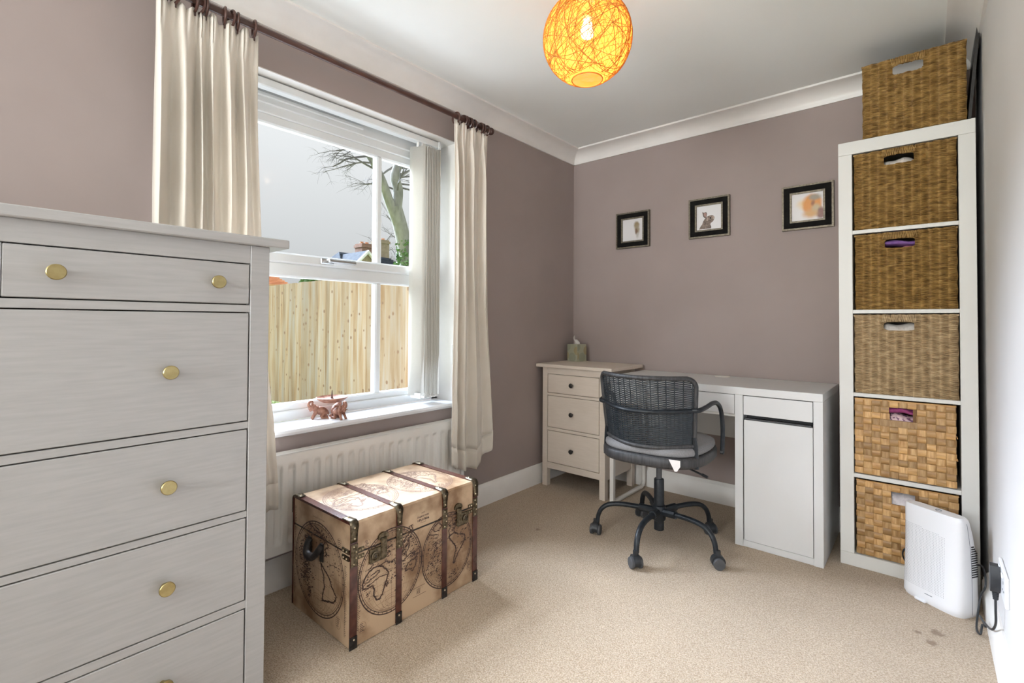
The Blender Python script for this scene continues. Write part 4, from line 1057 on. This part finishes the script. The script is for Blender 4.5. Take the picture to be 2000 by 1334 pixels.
# ------------------------------------------------------------------ elephant candle holder on the sill
el = thing('elephant_candle_holder', 'carved terracotta dish carried by three elephants on window sill', 'candle holder', (-.070, -1.845, .622))
def remeshed(mb, name, mt, parent, vox, w=True):
    me = mb.mesh('tmp', mt, 0); o = bpy.data.objects.new('tmp', me); COL.objects.link(o)
    m = o.modifiers.new('r', 'REMESH'); m.mode = 'VOXEL'; m.voxel_size = vox
    s = o.modifiers.new('s', 'SMOOTH'); s.iterations = 3; s.factor = .5
    dg = bpy.context.evaluated_depsgraph_get(); ev = o.evaluated_get(dg)
    nm = bpy.data.meshes.new_from_object(ev); nm.name = name
    bpy.data.objects.remove(o)
    if not nm.materials: nm.materials.append(mt)
    nm.shade_smooth()
    b = bpy.data.objects.new(name, nm); COL.objects.link(b); b.parent = parent
    return b
def elephant(parent, ang, dist):
    mb = MB()      # local +x forward (outwards), kneeling hind legs, trunk curled up
    Ry = lambda a: Matrix.Rotation(math.radians(a), 3, 'Y')
    mb.ball((-.006, 0, .034), (.026, .017, .0185), 20, 14, Ry(-14))
    mb.ball((-.020, 0, .026), (.016, .0165, .019), 18, 12)
    mb.ball((.014, 0, .042), (.015, .014, .015), 18, 12)
    mb.ball((.027, 0, .052), (.0125, .0105, .0135), 18, 12)
    mb.ball((.034, 0, .044), (.008, .007, .012), 14, 10, Ry(-30))
    for s in (-1, 1):
        mb.ball((.020, s*.0125, .051), (.0085, .0032, .0125), 14, 10, Ry(12))
        mb.tube(bez([(.012, s*.009, .036), (.021, s*.011, .018), (.031, s*.012, .0)], 5), [.0075, .0072, .0070, .0066, .0062, .0058, .0056, .0054, .0055, .0058, .0062], 10)
        mb.tube(bez([(-.018, s*.010, .026), (-.010, s*.013, .010), (-.014, s*.013, .004), (-.030, s*.012, .004), (-.036, s*.012, .005)], 4), .0068, 10)
        mb.tube(bez([(.033, s*.006, .046), (.041, s*.008, .043), (.047, s*.008, .047)], 4), [.0022]*5+[.0018]*3+[.0012], 6)
    tp = bez([(.034, 0, .052), (.042, 0, .056), (.045, 0, .066), (.040, 0, .076), (.031, 0, .076), (.029, 0, .068), (.034, 0, .064)], 5)
    mb.tube(tp, [lerp(.0075, .0032, i/(len(tp)-1)) for i in range(len(tp))], 10)
    mb.tube([(-.034, 0, .034), (-.038, 0, .022), (-.037, 0, .010)], .002, 6)
    o = remeshed(mb, 'elephant', TERRA, parent, .0011)
    o.location = (math.cos(ang)*dist, math.sin(ang)*dist, 0); o.rotation_euler = (0, 0, ang); return o
for a in (-112, 8, 128): elephant(el, math.radians(a), .051)
MB().lathe([(0, .066), (.020, .066), (.040, .070), (.056, .079), (.066, .088), (.067, .091), (.064, .0925), (.060, .088), (.050, .083), (.025, .077), (0, .076)], 36).build('dish', TERRA, el, w=False, smooth=40)
MB().lathe([(.010, .076), (.012, .082), (.006, .086), (.0035, .095), (.0026, .110), (.0012, .122), (0, .123)], 14).build('candle_spike', POLE, el, w=False, label='dark pricket spike')

# ------------------------------------------------------------------ framed prints
def gradmat(name, blobs, base=(.72, .70, .70)):
    """flat print: soft-edged printed colour blobs, in the print's own object space (x, z)"""
    m = bpy.data.materials.new(name); m.use_nodes = True; nt = m.node_tree; N = nt.nodes; L = nt.links; p = N['Principled BSDF']
    p.inputs['Roughness'].default_value = .3
    tc = N.new('ShaderNodeTexCoord'); nz = N.new('ShaderNodeTexNoise'); nz.inputs['Scale'].default_value = 40; L.new(tc.outputs['Object'], nz.inputs['Vector'])
    off = N.new('ShaderNodeVectorMath'); off.operation = 'SCALE'; off.inputs['Scale'].default_value = .012; L.new(nz.outputs['Color'], off.inputs[0])
    va = N.new('ShaderNodeVectorMath'); va.operation = 'ADD'; L.new(tc.outputs['Object'], va.inputs[0]); L.new(off.outputs[0], va.inputs[1])
    cur = None
    for (x, z, rx, rz, soft, c) in blobs:
        mp = N.new('ShaderNodeMapping'); mp.vector_type = 'TEXTURE'; mp.inputs['Location'].default_value = (x+.006, .006, z+.006); mp.inputs['Scale'].default_value = (rx, 1, rz); L.new(va.outputs[0], mp.inputs[0])
        ln = N.new('ShaderNodeVectorMath'); ln.operation = 'LENGTH'; L.new(mp.outputs[0], ln.inputs[0])
        mr = N.new('ShaderNodeMapRange'); mr.interpolation_type = 'SMOOTHSTEP'; mr.inputs['From Min'].default_value = 1-soft; mr.inputs['From Max'].default_value = 1+soft; mr.inputs['To Min'].default_value = 1; mr.inputs['To Max'].default_value = 0
        L.new(ln.outputs['Value'], mr.inputs[0]); mx = N.new('ShaderNodeMix'); mx.data_type = 'RGBA'; L.new(mr.outputs[0], mx.inputs[0])
        if cur: L.new(cur, mx.inputs[6])
        else: mx.inputs[6].default_value = (*base, 1)
        mx.inputs[7].default_value = (*c, 1); cur = mx.outputs[2]
    L.new(cur, p.inputs['Base Color']); return m
FUR = mat('rabbit_fur_print', (.10, .07, .055), .4, col2=(.26, .19, .15), scale=110, detail=6)
FURL = mat('rabbit_pale_fur_print', (.34, .24, .19), .4, col2=(.45, .35, .29), scale=90)
EARP = mat('rabbit_inner_ear_print', (.36, .20, .17), .4, col2=(.42, .26, .22), scale=60)
EYE = mat('rabbit_eye_print', (.01, .01, .01), .2, col2=(.015, .012, .01), scale=20)
PR1 = gradmat('blurred_feather_print', [(.028, .030, .019, .022, .45, (.30, .23, .13)), (.032, .000, .016, .030, .5, (.34, .29, .20)), (.027, -.012, .009, .018, .6, (.20, .12, .08)), (.033, -.04, .008, .016, .8, (.5, .47, .43))])
PR3 = gradmat('blurred_robin_print', [(-.012, .015, .028, .022, .9, (.75, .55, .28)), (.022, .008, .044, .056, .22, (.66, .27, .055)), (.034, .046, .026, .016, .5, (.30, .26, .20)), (.040, -.022, .022, .03, .5, (.50, .38, .22)), (.062, -.042, .020, .03, .35, (.22, .10, .08)), (.012, -.040, .03, .02, .7, (.60, .33, .12)), (.026, .016, .008, .014, .7, (.30, .12, .05))])
def picture(label, cx, cz, pm):
    t = thing('framed_picture', label, 'picture', (cx, -.0005, cz), 0); S = .119
    def ring(a, b, y0_, y1_):     # square ring between half sizes a < b
        m = MB()
        v = []
        for (h_, y) in ((b, y0_), (b, y1_), (a, y1_), (a, y0_)):
            v += [(-h_, y, -h_), (h_, y, -h_), (h_, y, h_), (-h_, y, h_)]
        f = []
        for i in range(4):
            for k in range(4): f.append((i*4+k, i*4+(k+1) % 4, ((i+1) % 4)*4+(k+1) % 4, ((i+1) % 4)*4+k))
        return m.add(v, f)
    ring(.078, .112, -.002, -.018).build('frame', FRAMEB, t, w=False, smooth=0)
    ring(.110, .119, 0, -.022).build('outer_bead', PEWTER, t, w=False, smooth=0)
    ring(.072, .081, -.003, -.021).build('inner_bead', PEWTER, t, w=False, smooth=0)
    MB().box(-.074, .074, -.012, -.004, -.074, .074).build('print', pm, t, w=False, smooth=0)
    return t
picture('black square framed print of a small blurred feather shape, leftmost', .473, 1.670, PR1)
rb = picture('black square framed print of a brown rabbit head', .968, 1.686, PAPER)
picture('black square framed print of a blurred orange bird beside shelf', 1.478, 1.674, PR3)
def pz(poly, m, lift, nm): MB().prism([((x-850)/1334*.196*1.0, (350-y)/1334*.196+.0) for x, y in poly], lambda a, b, t: (a, -.012-lift-t, b), .0002).build(nm, m, rb, w=False, smooth=0)
K = 6.7   # outline in units of the print, x right, y down
def rp_(pts): return [(850+(x-50)*K*1.35, 350+(y-50)*K*1.35) for x, y in pts]
pz(rp_([(6, 100), (12, 88), (20, 78), (24, 66), (30, 56), (36, 50), (44, 44), (52, 42), (62, 41), (68, 43), (73, 48), (75, 54), (73, 60), (70, 66), (66, 71), (58, 76), (56, 84), (60, 92), (60, 100)]), FUR, .0001, 'rabbit_print')
pz(rp_([(20, 22), (28, 26), (38, 24), (42, 32), (40, 44), (36, 52), (30, 50), (24, 42), (22, 32)]), FUR, .0002, 'rabbit_print')
pz(rp_([(28, 28), (36, 27), (39, 35), (36, 48), (31, 44), (28, 36)]), EARP, .0004, 'rabbit_print')
pz(rp_([(64, 44), (72, 47), (75, 54), (72, 60), (66, 58)]), FURL, .0003, 'rabbit_print')
pz(rp_([(40, 50), (46, 48), (48, 56), (44, 66), (38, 62)]), FURL, .0003, 'rabbit_print')
pz(rp_([(56+6*math.cos(a*PI/6), 53+5.5*math.sin(a*PI/6)) for a in range(12)]), FURL, .0005, 'rabbit_print')
pz(rp_([(56.5+4.2*math.cos(a*PI/6), 53+4.2*math.sin(a*PI/6)) for a in range(12)]), EYE, .0007, 'rabbit_print')

# ------------------------------------------------------------------ pendant lamp
LC = Vector((1.081, -1.571, 2.018)); LR = .150
pl = thing('pendant_lamp', 'round orange string pendant lampshade glowing below the ceiling', 'pendant lamp', (LC.x, LC.y, LC.z+.2))
SHM = bpy.data.materials.new('orange_string_shade'); SHM.use_nodes = True
nt = SHM.node_tree; N = nt.nodes; L = nt.links; N.remove(N['Principled BSDF'])
d_ = N.new('ShaderNodeBsdfDiffuse'); d_.inputs[0].default_value = (.80, .43, .10, 1)
t_ = N.new('ShaderNodeBsdfTranslucent'); t_.inputs[0].default_value = (.92, .50, .105, 1)
tr_ = N.new('ShaderNodeBsdfTransparent')
m1_ = N.new('ShaderNodeMixShader'); m1_.inputs[0].default_value = .62; m2_ = N.new('ShaderNodeMixShader'); m2_.inputs[0].default_value = .30
L.new(d_.outputs[0], m1_.inputs[1]); L.new(t_.outputs[0], m1_.inputs[2]); L.new(m1_.outputs[0], m2_.inputs[1]); L.new(tr_.outputs[0], m2_.inputs[2]); L.new(m2_.outputs[0], N['Material Output'].inputs[0])
THR = mat('orange_thread', (.62, .25, .035), .7, col2=(.78, .40, .08), scale=60, trans=.35)
hole_c = -math.cos(math.asin(.052/LR))
def shp(u, v):
    t0 = math.asin(.052/LR); th = lerp(PI-t0, .25, v); a = 2*PI*u
    return LC+Vector((math.sin(th)*math.cos(a), math.sin(th)*math.sin(a), math.cos(th)))*(LR-.0012)
MB().grid(shp, 48, 30, wrap=True).build('shade', SHM, pl, smooth=80)
th_ = MB(); rr = random.Random(4)
for k in range(260):
    ax = Vector((rr.gauss(0, 1), rr.gauss(0, 1), rr.gauss(0, 1)*.9)).normalized(); off = rr.uniform(-.55, .55)
    e1 = ax.orthogonal().normalized(); e2 = ax.cross(e1); r_ = math.sqrt(1-off*off); a0_ = rr.uniform(0, 6.28); sp_ = rr.uniform(1.2, 5.2)
    rad = LR+rr.uniform(-.0006, .001); pts = []
    for i in range(31):
        a = a0_+sp_*i/30; p = (ax*off+(e1*math.cos(a)+e2*math.sin(a))*r_)
        if p.z < hole_c+.012: 
            if len(pts) > 2: th_.tube(pts, rr.choice((.0005, .0006, .0008)), 4, caps=False)
            pts = []; continue
        pts.append(LC+p*rad)
    if len(pts) > 2: th_.tube(pts, rr.choice((.0005, .0006, .0007, .0011)), 4, caps=False)
th_.build('string_winding', THR, pl, smooth=60, kind='stuff')
MB().lathe([(.052+.0022*math.cos(2*PI*k/6), .0022*math.sin(2*PI*k/6)) for k in range(6)], 36, Matrix.Translation(LC+Vector((0, 0, -math.sqrt(LR**2-.052**2)))), closed=True).build('bottom_ring', THR, pl)
bz = LC.z+.035
MB().lathe([(0, -.034), (.010, -.033), (.019, -.026), (.023, -.014), (.022, 0), (.016, .016), (.012, .026), (.012, .034)], 20, Matrix.Translation((LC.x, LC.y, bz))).build('bulb', emis('lit_bulb', (1, .86, .62), 7), pl, smooth=60)
MB().lathe([(.013, 0), (.020, .004), (.020, .05), (.008, .06)], 18, Matrix.Translation((LC.x, LC.y, bz+.032))).build('lampholder', UPVC, pl)
MB().tube([(LC.x, LC.y, bz+.09), (LC.x, LC.y, CZ-.02)], .003, 8).build('flex', UPVC, pl)
MB().lathe([(0, CZ-.028), (.018, CZ-.028), (.040, CZ-.012), (.044, CZ), (0, CZ)], 28, Matrix.Translation((LC.x, LC.y, 0))).build('ceiling_rose', UPVC, pl)
lamp('POINT', 'pendant_bulb_light', (LC.x, LC.y, bz-.045), BULB_E, (1, .80, .52), shadow_soft_size=.03)

# ------------------------------------------------------------------ outside: lawn, fence, houses, trees
GZ = -.27
struct(MB().box(-60, -.25, -40, 40, GZ-.1, GZ), 'ground', TURF)
BOUNCE_PAVE = mat('pale_bounce_paving', (.56, .56, .54), .9, col2=(.66, .66, .63), scale=6, detail=5)
pv = thing('bounce_paving', 'added pale slabs outside, unseen, bouncing daylight to the ceiling', 'bounce_paving', (-1.8, -2, GZ))  # unseen slabs added to bounce daylight up through the window
sl0 = MB().box(-.298, .298, -.298, .298, 0, .03, .006).mesh('bounce_slab', BOUNCE_PAVE, 0)
for i in range(5):
    for j in range(13):
        o = bpy.data.objects.new('bounce_slab', sl0); COL.objects.link(o); o.parent = pv; o.location = (-.56-.61*i+1.8, -7.2+.61*j+2, 0)
gb = MB(); rr = random.Random(2)
for k in range(6000):
    x, y = rr.uniform(-7.5, -3.4), rr.uniform(-.55, .52); h = rr.uniform(.03, .08); a = rr.uniform(0, 6.28); w_ = .004
    gb.add([(x-w_*math.cos(a), y-w_*math.sin(a), GZ), (x+w_*math.cos(a), y+w_*math.sin(a), GZ), (x+rr.gauss(0, .02), y+rr.gauss(0, .02), GZ+h)], [(0, 1, 2)])
tag(gb.build('grass', BLADE, None, smooth=0), 'short green grass along the foot of the fence', 'grass', kind='stuff')
fe = thing('garden_fence', 'pale featheredge timber fence outside the window', 'fence', (-4.6, .60, GZ))
FY = .575
bmesh_board = {}
for i in range(60):
    x = -1.7-i*.1025; h = 1.915+rr.uniform(-.006, .006); wbd = .122
    m = MB(); t0, t1 = .016, .005
    yy = FY+rr.uniform(-.004, .004)
    v = [(x, yy, GZ+.02), (x+wbd, yy+.012, GZ+.02), (x+wbd, yy+.012+t1, GZ+.02), (x, yy+t0, GZ+.02)]
    v += [(a, b, GZ+h) for a, b, c in v]
    m.add(v, [(3, 2, 1, 0), (4, 5, 6, 7), (0, 1, 5, 4), (1, 2, 6, 5), (2, 3, 7, 6), (3, 0, 4, 7)])
    o = m.build('board', FENCE, fe, smooth=0)
    kn = MB(); c = 0
    for q in range(rr.randint(2, 5)):
        kz = rr.uniform(.1, h-.1); kx = x+rr.uniform(.025, .095); r0 = rr.uniform(.010, .020)
        yk = yy+.012*(kx-x)/wbd-.0012
        kn.prism([(kx+r0*math.cos(2*PI*k/8), GZ+kz+r0*1.3*math.sin(2*PI*k/8)) for k in range(8)], lambda a, b, t: (a, yk-t+.0008+.012*(a-kx)/wbd, b), .0006)
    kn.build('knot', KNOT, o, smooth=0)
for z in (.25, .95, 1.6): MB().box(-7.9, -1.6, FY+.024, FY+.06, GZ+z, GZ+z+.08).build('rail', FENCE, fe)
for x in (-1.7, -4.1, -6.0, -7.8): MB().box(x-.05, x+.05, FY+.06, FY+.16, GZ, GZ+1.9).build('post', FENCE, fe)

# far house with slate roof
ho = thing('far_house', 'far brick house with slate roof and white gable beyond fence', 'house', (-22, 13, GZ))
MB().box(-24, -20.6, 10.4, 14.6, GZ, 3.55).build('wall', BRICK, ho)
rf = MB(); X0, X1, Ya, Yb = -24.4, -20.2, 10.0, 15.0
v = [(X1, Ya, 3.5), (X1, Yb, 3.5), (X0, Yb, 3.5), (X0, Ya, 3.5), (-22.2, 10.92, 4.82), (-22.2, 14.1, 4.82)]
rf.add(v, [(0, 1, 5, 4), (2, 3, 4, 5), (3, 0, 4), (1, 2, 5), (3, 2, 1, 0)])
rfo = rf.build('roof', SLATE, ho, smooth=0)
tm = MB()
for k in range(14):
    t0 = k/14
    a = Vector((lerp(X1, -22.2, t0)+.03, lerp(Ya, 10.92, t0), lerp(3.5, 4.82, t0)+.03)); b = Vector((a.x, lerp(Yb, 14.1, t0), a.z)); tm.tube([a, b], .03, 4)
tm.build('slate_course', SLATE, rfo, kind='stuff')
gy, ga, gb_, hw = 10.95, 4.66, 3.52, 1.0
MB().prism([(gy-hw, GZ), (gy+hw, GZ), (gy+hw, gb_-.1), (gy, ga-.12), (gy-hw, gb_-.1)], lambda a, b, t: (-19.6-t, a, b), 2.2).build('gable', BUFF, ho, smooth=0)
for s in (-1, 1):
    MB().prism([(gy, ga), (gy+s*(hw+.2), gb_-.10), (gy+s*(hw+.2), gb_-.24), (gy, ga-.15)], lambda a, b, t: (-19.4-t, a, b), .16).build('bargeboard', BARGE, ho, smooth=0)
    MB().prism([(gy, ga), (gy+s*(hw+.2), gb_-.10), (gy+s*(hw+.2), gb_-.16), (gy, ga-.06)], lambda a, b, t: (-19.56-t, a, b), 2.6).build('gable_roof', SLATE, ho, smooth=0)
def chimney(x, y, z0, z1, w_, m):
    c = MB().box(x-w_, x+w_, y-w_, y+w_, z0, z1).box(x-w_*1.15, x+w_*1.15, y-w_*1.15, y+w_*1.15, z1-.22, z1-.08).build('chimney', m, ho)
    for s in (-.45, .45): MB().lathe([(.11, 0), (.09, .10), (.11, .12)], 12, Matrix.Translation((x, y+s*w_, z1))).build('chimney_pot', CLAY, c)
chimney(-22.2, 12.47, 3.8, 5.42, .36, BRICK)
chimney(-23.0, 14.1, 3.2, 5.95, .36, BUFF)
# clay tiled shed roof on the left
sr = thing('clay_roofed_shed', 'small outbuilding with orange clay roof behind the fence', 'shed', (-11.6, 2.3, GZ))
MB().box(-12.6, -11.1, 1.7, 2.9, GZ, 1.98).build('wall', BRICK, sr)
for k in range(7):
    t = k/7; x = lerp(-10.9, -11.7, t); z = lerp(1.97, 2.30, t)
    MB().box(x-.24, x, 1.5, 3.10-.02*k, z, z+.045, .01).build('tile_course', CLAY, sr)
# trees
def branch(mb, tw, p, d, L_, r, depth, rr, droop=0.0, minr=.006):
    n_ = 5; pts = [p]; rad = [r]; q = Vector(p); dd = Vector(d).normalized()
    for i in range(n_):
        dd = (dd+Vector((rr.gauss(0, .16), rr.gauss(0, .16), rr.gauss(0, .12)-droop))).normalized(); q = q+dd*(L_/n_); pts.append(q.copy()); rad.append(lerp(r, r*.55, (i+1)/n_))
    (mb if r > .05 else tw).tube(pts, rad, 8 if r > .05 else 4, caps=False)
    if depth <= 0 or r < minr: return
    for k in range(rr.choice((3, 4))):
        i = rr.randint(2, n_); nd = (dd+Vector((rr.gauss(0, .75), rr.gauss(0, .75), rr.gauss(.1, .5)))).normalized()
        branch(mb, tw, pts[i], nd, L_*rr.uniform(.5, .75), rad[i]*rr.uniform(.4, .65), depth-1, rr, droop, minr)
t1 = thing('bare_tree', 'large bare forked tree with ivy on its trunk, far outside', 'tree', (-15, 9.9, GZ))
rr = random.Random(21); tk_, tw_ = MB(), MB()
A_ = [(-15, 10.25, GZ), (-15, 10.1, 2.5), (-15, 9.95, 3.9), (-15, 9.62, 5.0), (-15, 9.32, 5.9)]
tk_.tube(bez(A_, 5), [lerp(.42, .27, i/20) for i in range(21)], 12)
B_ = bez([(-15, 9.36, 5.75), (-15, 9.45, 6.6), (-15, 9.30, 7.2), (-15, 9.58, 8.1), (-15, 9.7, 9.5)], 5); tk_.tube(B_, [lerp(.25, .14, i/20) for i in range(21)], 10)
C_ = bez([(-15, 9.45, 5.2), (-15, 9.02, 6.05), (-15, 8.62, 6.9), (-15, 8.15, 7.6), (-15, 7.75, 8.0)], 5); tk_.tube(C_, [lerp(.22, .12, i/20) for i in range(21)], 10)
for k in range(5): branch(tk_, tw_, C_[-1-k*2], Vector((rr.gauss(0, .3), -1, rr.uniform(-.35, .5))), rr.uniform(1.0, 1.7), .05, 3, rr, .07)
for k in range(11): branch(tk_, tw_, B_[4+k], Vector((rr.gauss(0, .4), rr.uniform(-.5, 1.2), rr.uniform(-.1, .7))), rr.uniform(.9, 1.6), .05, 3, rr, .03)
tk_.build('trunk', BARK, t1, smooth=60); tw_.build('twigs', TWIG, t1, smooth=60, kind='stuff')
iv = MB()
for k in range(2600):
    z = rr.uniform(.5, 4.5); a = rr.uniform(0, 6.28); yv = lerp(10.15, 9.8, z/5); r_ = rr.uniform(.30, .62)*(1 if z < 3.6 else .75); s_ = rr.uniform(.05, .10)
    c = Vector((-15+r_*math.cos(a), yv+.1+r_*math.sin(a), z)); n1 = Vector((rr.gauss(0, 1), rr.gauss(0, 1), rr.gauss(0, 1))).normalized(); n2 = n1.orthogonal().normalized()
    iv.add([c-n1*s_, c+n2*s_*.7, c+n1*s_, c-n2*s_*.7], [(0, 1, 2, 3)])
iv.build('ivy', LEAF, t1, smooth=0, kind='stuff')
def smalltree(label, x, y, h, seed, L_=1.2):
    t = thing('bare_tree', label, 'tree', (x, y, GZ)); rr = random.Random(seed); a, b = MB(), MB()
    a.tube([(x, y, GZ), (x+.1, y+.05, h*.5), (x, y, h)], [.16, .12, .07], 8)
    for k in range(11): branch(a, b, Vector((x, y, lerp(h*.45, h, k/10))), Vector((rr.gauss(0, .8), rr.gauss(0, .8), .7)), L_, .045, 3, rr, 0)
    a.build('trunk', BARK, t, smooth=60); b.build('twigs', TWIG, t, smooth=60, kind='stuff')
smalltree('slender bare tree beside the chimneys of the far house', -30, 18.9, 6.6, 5, 1.7)
smalltree('hazy bare tree behind the forked ivy tree, right of it', -37, 25.9, 10.0, 6, 2.0)
smalltree('low bare tree between the far house and the ivy tree', -24.5, 16.4, 5.2, 8, .9)
sb_ = MB(); rr = random.Random(31)
for k in range(1800):
    d = Vector((rr.gauss(0, 1), rr.gauss(0, 1), rr.gauss(0, 1))).normalized()*rr.uniform(.6, 1)
    c = Vector((-13+d.x*.5, 4.66+d.y*.42, 1.95+d.z*.5)); n1 = Vector((rr.gauss(0, 1), rr.gauss(0, 1), rr.gauss(0, 1))).normalized(); n2 = n1.orthogonal().normalized(); s_ = .07
    sb_.add([c-n1*s_, c+n2*s_*.7, c+n1*s_, c-n2*s_*.7], [(0, 1, 2, 3)])
shb = thing('garden_shrub', 'green leafy shrub showing just above the fence top', 'shrub', (-13, 4.66, GZ))
sb_.build('foliage', LEAF, shb, smooth=0, kind='stuff'); MB().tube([(-13, 4.66, GZ), (-13, 4.66, 1.6)], .05, 8).build('stem', BARK, shb)
